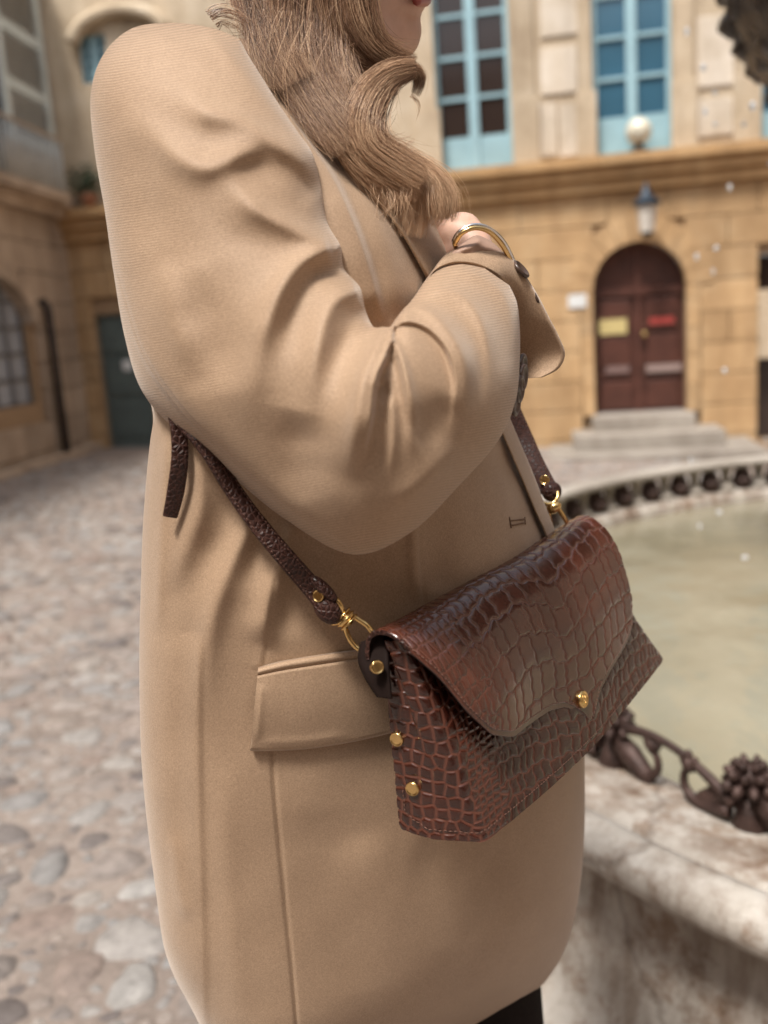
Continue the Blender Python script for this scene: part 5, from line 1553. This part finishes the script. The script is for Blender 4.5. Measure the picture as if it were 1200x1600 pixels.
# closed shell: outer face, edge, inner face
outer = np.concatenate([Pf2, ((Pf2 + Pb) / 2 + 0)[:, -1:] + (Pf2[:, -1:] - Pf2[:, -3:-2]) * 0.25, ], 1)
cols = {'edge': np.concatenate([ed.reshape(nu, nv), np.ones((nu, 1))], 1), 'cell': np.concatenate([ce.reshape(nu, nv), np.full((nu, 1), 0.2)], 1)}
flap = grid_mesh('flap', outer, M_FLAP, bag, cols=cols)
inner = np.concatenate([outer[::4, -1:], Pb[::4, ::-4]], 1)
flap_in = grid_mesh('flap_lining', inner, M_DARKL, flap)
for side, name in ((0, 'edge_strip'), (-1, 'edge_strip')):
    a = Pf2[side]; b = Pb[side]; mid = (a + b) / 2 + n1 * (-0.0008 if side == 0 else 0.0008)
    grid_mesh(name, np.stack([a, mid, b], 1), M_STRAP, flap)
# stitches along the hem
def dashes(line, L, gap, r_, parent, name='stitching', mat=None):
    line = np.asarray(line); d = np.concatenate([[0], np.cumsum(np.linalg.norm(np.diff(line, axis=0), axis=1))])
    mb = MB(); q = 0
    while q + L < d[-1]:
        ps = [Vector([np.interp(q + L * t, d, line[:, k]) for k in range(3)]) for t in (0, .5, 1)]
        mb.tube(ps, [r_ * 0.7, r_, r_ * 0.7], 5); q += L + gap
    return mb.build(name, mat or M_STITCH, parent, smooth=True)
si = [int(np.argmin(np.abs((s_end[i] - Sg[i]) - 0.0042))) for i in range(nu)]
dashes(np.array([Pf2[i, si[i]] + Nf[i, si[i]] * 0.0003 for i in range(nu)]), 0.0024, 0.0010, 0.00032, flap)

# --- body: one wrap of leather round near gusset, front and far gusset
zr = np.linspace(-0.004, -0.1345, 240)
def g_front(z):   # near front corner (e, n) by height
    t = np.clip(-z / 0.1345, 0, 1)
    return -0.002 + 0.016 * t ** 1.1, 0.018 + 0.0390 * t ** 0.95
def g_right(z):
    t = np.clip(-z / 0.1345, 0, 1)
    return 0.272 + 0.082 * t ** 1.15
ncol = 640
rows, uvs = [], []
for z in zr:
    e0, n0 = g_front(z); eR = g_right(z); t = -z / 0.1345
    bk = (0.002 + 0.005 * t, 0.002)
    mid_g = (e0 * 0.5 + bk[0] * 0.5 + 0.007 * (1 - t) - 0.004 * t, (n0 + bk[1]) / 2)
    key = [bk, ((bk[0] + mid_g[0]) / 2 - 0.001, (bk[1] + mid_g[1]) / 2), mid_g, (e0 - 0.0005, n0 - 0.012), (e0 + 0.0015, n0 - 0.004), (e0 + 0.006, n0 + 0.0005), (e0 + 0.02, n0 + 0.0022),
           (e0 * .7 + eR * .3, n0 + 0.004 + 0.003 * t), ((e0 + eR) / 2, n0 + 0.005 + 0.003 * t), (e0 * .3 + eR * .7, n0 + 0.0035 + 0.002 * t), (eR - 0.02, n0 + 0.002), (eR - 0.004, n0 - 0.0015), (eR - 0.001, n0 - 0.007), (eR - 0.004, n0 * .5), (eR - 0.01, 0.002)]
    L = np.concatenate([[0], np.cumsum(np.hypot(*np.diff(np.array(key), axis=0).T))])
    q = crom(key, 400); ql = np.concatenate([[0], np.cumsum(np.hypot(*np.diff(q, axis=0).T))])
    w_ = np.linspace(0, ql[-1], ncol)
    rows.append(np.stack([np.interp(w_, ql, q[:, 0]), np.interp(w_, ql, q[:, 1])], -1))
    uvs.append(w_ - (0.046 + 0.0 * t))
EN = np.array(rows); Wc = np.array(uvs)
curl = sstep((-zr - 0.128) / 0.0065)          # bottom edge rolls under
cen = np.stack([np.full(len(zr), 0.17), np.full(len(zr), 0.028)], -1)
Zb = zr[:, None] + 0 * Wc - 0.003 * np.sin(np.clip(EN[..., 0] / 0.34, 0, 1) * math.pi) * (-zr[:, None] / 0.1345)
Zb = Zb + 0.0075 * np.clip((EN[..., 0] - 0.02) / 0.30, 0, 1) - 0.020 * np.clip(EN[..., 0] / 0.04, 0, 1) * np.clip(1 + zr / 0.06, 0, 1)[:, None]
Pw_ = bw(EN[..., 0], EN[..., 1], Zb)
pts = []
rs = random.Random(31)
z = 0.006
while z > -0.15:
    h = rs.uniform(0.0078, 0.0105)
    w = -0.062 + rs.uniform(0, 0.006)
    while w < 0.40:
        if w < 0.006: st = rs.uniform(0.0068, 0.0102)
        else:
            k = min(1, (w - 0.006) / 0.09); st = 0.0050 + 0.0105 * k; st *= rs.uniform(0.75, 1.3)
        if w < 0.006: pts.append((w + rs.uniform(-.0018, .0018), z - h / 2 + rs.uniform(-.0018, .0018)))
        elif w < 0.045:
            for q in (0, 1): pts.append((w + rs.uniform(-.0009, .0009), z - h * (0.25 + .5 * q) + rs.uniform(-.0008, .0008)))
        else: pts.append((w + rs.uniform(-.0005, .0005), z - h / 2 + 0.006 * math.sin(w * 22) + rs.uniform(-.0004, .0004)))
        w += st
    z -= h
uvb = np.stack([Wc, Zb], -1).reshape(-1, 2)
h, ed, ce = scales(uvb, pts, 0.0017, 0.00068)
rs = random.Random(78)
rw_, cl_ = make_rows(-0.18, 0.03, lambda s: rs.uniform(0.0095, 0.0150), lambda e: 0.0060 + 0.0075 * min(1, max(0, (e - 0.03) / 0.08)) * (0.4 + 0.6 * min(1, max(0, (0.33 - e) / 0.06))), 0.0, 0.42, rs)
Ee, Ss = uvb[:, 0], uvb[:, 1]
Sw = Ss + 0.010 * np.exp(-((Ee - 0.17) / 0.06) ** 2) - 0.004 * np.sin(Ee * 30) - 0.0011 * np.sin(Ee * 170 + Ss * 60) - 0.0007 * np.sin(Ee * 410 + Ss * 150)
h2, ed2, ce2 = plates(Ee, Sw, rw_, cl_, 0.00115, 0.00058)
mk = ((Ee + 0.005 * np.sin(Ss * 280) > 0.040) & (Ee < 0.335)).astype(float)
h = h * (1 - mk) + h2 * mk; ed = ed * (1 - mk) + ed2 * mk; ce = ce * (1 - mk) + ce2 * mk
Nb = normals(Pw_)
if (Nb[120, ncol // 2] @ nN) < 0: Nb = -Nb
Pb2 = Pw_ + Nb * h.reshape(Wc.shape)[..., None]
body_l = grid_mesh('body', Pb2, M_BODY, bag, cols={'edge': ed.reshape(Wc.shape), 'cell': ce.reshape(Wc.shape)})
# inside of the shell, bottom and back
grid_mesh('lining', (Pw_ - Nb * 0.002)[::6, ::8], M_DARKL, body_l)
bot = Pb2[-1, ::8]; c0 = bot.mean(0)
grid_mesh('bottom', np.stack([bot, bot * 0.6 + c0 * 0.4 + np.array([0, 0, -0.0012]), c0 + 0 * bot + np.array([0, 0, -0.001])], 0), M_BODY, bag, cols={'edge': np.ones((3, len(bot))), 'cell': np.full((3, len(bot)), 0.3)})
mb = MB()
mb.prism([(0.014, -0.006), (0.012, -0.02), (0.014, -0.05), (0.020, -0.133), (0.335, -0.1255), (0.30, -0.05), (0.272, -0.002)], BA, b1, bz, bn_, -0.0035, 0.0005)
mb.build('back_panel', M_DARKL, bag)
# stitch round the foot of the gusset
lower = [Pb2[int(i), int(j)] + Nb[int(i), int(j)] * 0.0006 for i, j in zip(np.concatenate([np.linspace(180, 216, 30), np.linspace(216, 227, 20), np.full(330, 227)]), np.concatenate([np.full(30, 10), np.linspace(10, 34, 20), np.linspace(34, ncol - 34, 330)]))]
dashes(np.array(lower), 0.0022, 0.0012, 0.0003, body_l)

# --- gold fittings
def disc(c, n_, r_, mat, parent, name, emblem=False):
    n_ = n_.normalized(); e1 = n_.orthogonal().normalized(); e2 = n_.cross(e1)
    mb = MB(); n = 28; prof = [(0, .30), (.35, .30), (.62, .27), (.80, .26), (.86, .36), (.95, .34), (1.0, .12), (1.0, -.4), (0, -.4)]
    vs = [c + (e1 * math.cos(2 * math.pi * k / n) + e2 * math.sin(2 * math.pi * k / n)) * (q * r_) + n_ * (hh * r_) for q, hh in prof for k in range(n)]
    mb.add(vs, [(i * n + k, i * n + (k + 1) % n, (i + 1) * n + (k + 1) % n, (i + 1) * n + k) for i in range(len(prof) - 1) for k in range(n)])
    if emblem:      # the raised flourish on the clasp
        ux = (_r - n_ * _r.dot(n_)).normalized(); uy = (_u - n_ * _u.dot(n_)).normalized()
        for pts_ in ([(-.45, -.35), (-.25, .3), (-.05, .45), (.1, .1), (-.1, -.2)], [(.0, -.4), (.15, .15), (.35, .45), (.48, .1)], [(-.3, -.05), (.05, .02), (.4, -.2), (.3, -.45)]):
            q = crom(pts_, 12); mb.tube([c + ux * (a * r_) + uy * (b_ * r_) + n_ * (0.31 * r_) for a, b_ in q], r_ * 0.05, 6)
    return mb.build(name, mat, parent, smooth=True)
M_BRASS = mat_plain('polished_gold', (0.80, 0.56, 0.24, 1), 0.2, 1.0, var=0.1, scale=90)
def flap_pt(e, z):
    i = int(np.argmin(np.abs(ex_ - e))); j = int(np.argmin(np.abs(Zg[i] - z) + (np.arange(nv) < 50) * 1.0)); return Vector(Pf2[i, j]), Vector(Nf[i, j])
def near_on(P, Nn, px, py):
    q = np_proj(P.reshape(-1, 3)); i = int(np.argmin((q[:, 0] - px) ** 2 + (q[:, 1] - py) ** 2))
    return Vector(P.reshape(-1, 3)[i]), Vector(Nn.reshape(-1, 3)[i])
c, n_ = near_on(Pf2, Nf, 907, 1092); disc(c + n_ * 0.001, n_, 0.0066, M_BRASS, flap, 'clasp', True)
for (x, y) in ((621, 1154), (645, 1231)):
    c, n_ = near_on(Pb2[:, :220], Nb[:, :220], x, y); disc(c + n_ * 0.0006, n_ * 0.75 - _f * 0.25, 0.0046, M_BRASS, body_l, 'rivet')

# side tabs that carry the rings
tab = sheet('side_tab', [(566, 1002, .622 * S), (562, 1030, .618 * S), (572, 1058, .612 * S), (592, 1090, .606 * S)], [(596, 992, .618 * S), (604, 1020, .612 * S), (606, 1050, .606 * S), (610, 1092, .602 * S)], 0.0035, M_DARKL, bag, 30, 10)
disc(pt(589, 1042, .602), (_r * 0.45 - _f + _u * 0.1), 0.0042, M_BRASS, tab, 'rivet')

# --- strap
def ribbon(name, keys, width, thick, mat, parent, wdir=None, n=90, rnd=0.35):
    """keys: world points; width (per key); wdir: width directions per key"""
    P = crom([tuple(k) for k in keys], n); W = crom(np.array(width)[:, None], n)[:, 0]
    D = crom([tuple(d) for d in wdir], n); T = np.gradient(P, axis=0); T /= np.linalg.norm(T, axis=1)[:, None]
    D -= T * (D * T).sum(1)[:, None]; D /= np.linalg.norm(D, axis=1)[:, None]; U = np.cross(T, D)
    prof = [(-1, 0), (-.97, .6), (-.9, .9), (-.6, 1.05), (0, 1.15), (.6, 1.05), (.9, .9), (.97, .6), (1, 0), (.97, -.6), (.9, -.9), (0, -1), (-.9, -.9), (-.97, -.6)]
    R = np.stack([P + D * (a * W / 2)[:, None] + U * (b_ * thick / 2) for a, b_ in prof], 1)
    R = np.concatenate([P[:1, None].repeat(len(prof), 1), R, P[-1:, None].repeat(len(prof), 1)], 0)
    o = grid_mesh(name, R, mat, parent, closed_u=True)
    return o, P, D, U, W
def cP(x, y, off): return on_coat(x, y, off)
ip = lambda a, b: (_r * a + _u * b)
keys = [cP(510, 946, .020), cP(482, 912, .016), cP(440, 864, .013), cP(396, 810, .013), cP(362, 762, .013), cP(334, 716, .012), cP(312, 684, .010), cP(292, 660, .010), cP(285, 630, .010)]
wd = [ip(.75, .62), ip(.75, .62), ip(.75, .62) + _f * .2, ip(.75, .6) + _f * .45, ip(.78, .5) + _f * .6, ip(.8, .5) + _f * .6, ip(.85, .5) + _f * .4, ip(.85, .5) + _f * .2, ip(.85, .5)]
strap, sp_, sd_, su_, sw_ = ribbon('strap', keys, [.0135, .0128, .0120, .0115, .0112, .0112, .0115, .012, .012], 0.0036, M_STRAP, bag, wd)
sgn = 1.0 if (su_[40] @ np.array(_f)) < 0 else -1.0
for q in (-1, 1):
    dashes(sp_ + sd_ * (q * sw_ * 0.36)[:, None] + su_ * (sgn * 0.0021), 0.0020, 0.0011, 0.00024, strap)
# hidden run over the back and far shoulder
def ring_pt(y, j, off):
    r_ = int(np.argmin(np.abs(_rowy - y))); p = TP[r_, j]; c = TP[r_].mean(0); d = p - c; return Vector(p + d / np.linalg.norm(d) * off)
_rowy = np_proj(TP[:, 0])[:, 1]
keys = [cP(285, 632, .010), ring_pt(575, 399, .010), ring_pt(500, 392, .012), ring_pt(400, 384, .012), ring_pt(290, 376, .012), ring_pt(190, 369, .012), ring_pt(130, 363, .014), ring_pt(170, 352, .012), ring_pt(250, 350, .012), ring_pt(350, 352, .012), ring_pt(460, 354, .012), ring_pt(560, 355, .012), pt(786, 618, .940)]
ribbon('strap', keys, [.013] * 13, 0.0036, M_STRAP, bag, [ip(1, .2), Vector((-.6, .5, .6)), Vector((-.4, 0, .9)), Vector((-.6, 0, .8)), Vector((-.7, 0, .7)), Vector((-.8, 0, .5)), Vector((-.9, -.3, .1)), Vector((-.5, -.8, .2)), Vector((-.5, -.7, .4)), Vector((-.5, -.7, .4)), Vector((-.6, -.6, .4)), ip(-.9, -.4), ip(-.88, -.46)], n=140)
keys = [pt(784, 612, .945), pt(800, 648, .935), pt(815, 684, .925), pt(833, 726, .91), pt(855, 768, .895)]
strap2, sp_, sd_, su_, sw_ = ribbon('strap', keys, [.018, .0185, .0195, .020, .020], 0.0036, M_STRAP, bag, [ip(.88, .46)] * 5)
sgn = 1.0 if (su_[40] @ np.array(_f)) < 0 else -1.0
for q in (-1, 1):
    dashes(sp_ + sd_ * (q * sw_ * 0.40)[:, None] + su_ * (sgn * 0.0021), 0.0020, 0.0011, 0.00026, strap2)
# strap end that hangs loose under the arm
keys = [cP(272, 640, .012), cP(279, 672, .013), cP(281, 715, .014), cP(275, 765, .012), cP(266, 806, .010)]
ribbon('strap_tail', keys, [.0095, .0098, .0104, .0108, .0092], 0.0042, M_STRAP, bag, [ip(1, .1) + _f * .5, ip(1, .1) + _f * .45, ip(1, -.05) + _f * .4, ip(1, -.2) + _f * .4, ip(1, -.25) + _f * .4])

# leather bulb round each ring, rings, swivels and hooks
def blob(name, c, ex, ey, ez, r3, mat, parent):
    mb = MB(); mb.ball(c, r3[0], r3[1], r3[2], n=18, m=12, frame=(ex, ey, ez)); return mb.build(name, mat, parent, smooth=True)
hk = empty('dummy'); bpy.data.objects.remove(hk)
d1 = ip(.72, -.70); d2 = ip(.70, .72)
c0 = cP(513, 953, .022)
blob('strap_loop', c0, d1, d2, -_f, (.0105, .0078, .0058), M_STRAP, strap)
blob('strap_keeper', cP(506, 920, .021), d1, d2, -_f, (.0115, .0040, .0044), M_STRAP, strap)
disc(cP(498, 931, .0215), -_f * .8 - _r * .5, 0.0040, M_BRASS, strap, 'rivet')
def ring_path(pts, r_, name, parent, n=36, closed=False, rad2=None):
    mb = MB(); q = crom([tuple(p) for p in pts], n); mb.tube([Vector(p) for p in q], r_, 10); return mb.build(name, M_BRASS, parent, smooth=True)
YH = coat_Y(548, 975)
def hp(x, y, off): return at(x, y, YH - off)
ring_path([hp(512, 936, .020), hp(523, 934, .026), hp(532, 946, .028), hp(537, 962, .026), hp(530, 972, .022), hp(519, 974, .018)], 0.0015, 'ring', strap)
blob('swivel', hp(540, 967, .024), d1, d2, -_f, (.0052, .0062, .0052), M_BRASS, strap)
mb = MB(); 
for k in range(3): 
    q = [hp(540, 967, .024) + (d2 * math.cos(a) * .0066 + (-_f) * math.sin(a) * .0058) + d1 * (-.003 + .003 * k) for a in np.linspace(0, 6.283, 25)]; mb.tube(q, 0.0007, 6, cap=False)
mb.build('swivel_collar', M_BRASS, strap, smooth=True)
ring_path([hp(545, 958, .023), hp(560, 968, .024), hp(574, 978, .025), hp(583, 992, .026), hp(582, 1006, .026), hp(572, 1015, .026), hp(559, 1013, .025), hp(548, 1001, .024), hp(541, 986, .023), hp(538, 974, .023)], 0.0017, 'hook', strap, 60)
ring_path([hp(573, 1004, .020), hp(580, 1000, .034), hp(588, 1010, .036), hp(592, 1022, .034), hp(586, 1030, .028), hp(578, 1020, .020)], 0.0014, 'ring', tab)
# far side
c1 = pt(862, 778, .885)
e_d = ip(.55, -.83); e_w = ip(.83, .55)
blob('strap_loop', pt(862, 768, .886), e_d, e_w, -_f, (.0085, .0088, .0060), M_STRAP, strap2)
disc(pt(851, 750, .893), -_f * .85 - _r * .3, 0.0042, M_BRASS, strap2, 'rivet')
ring_path([pt(840, 768, .88), pt(843, 780, .876), pt(853, 787, .874), pt(864, 786, .874), pt(871, 777, .876), pt(871, 768, .88)], 0.0016, 'ring', strap2)
blob('swivel', pt(865, 793, .876), e_w, e_d, -_f, (.0072, .0050, .0050), M_BRASS, strap2)
ring_path([pt(856, 796, .876), pt(859, 812, .878), pt(864, 830, .882), pt(872, 842, .888)], 0.0019, 'hook', strap2)
ring_path([pt(873, 795, .876), pt(881, 808, .878), pt(889, 822, .882), pt(894, 836, .888)], 0.0019, 'hook', strap2)
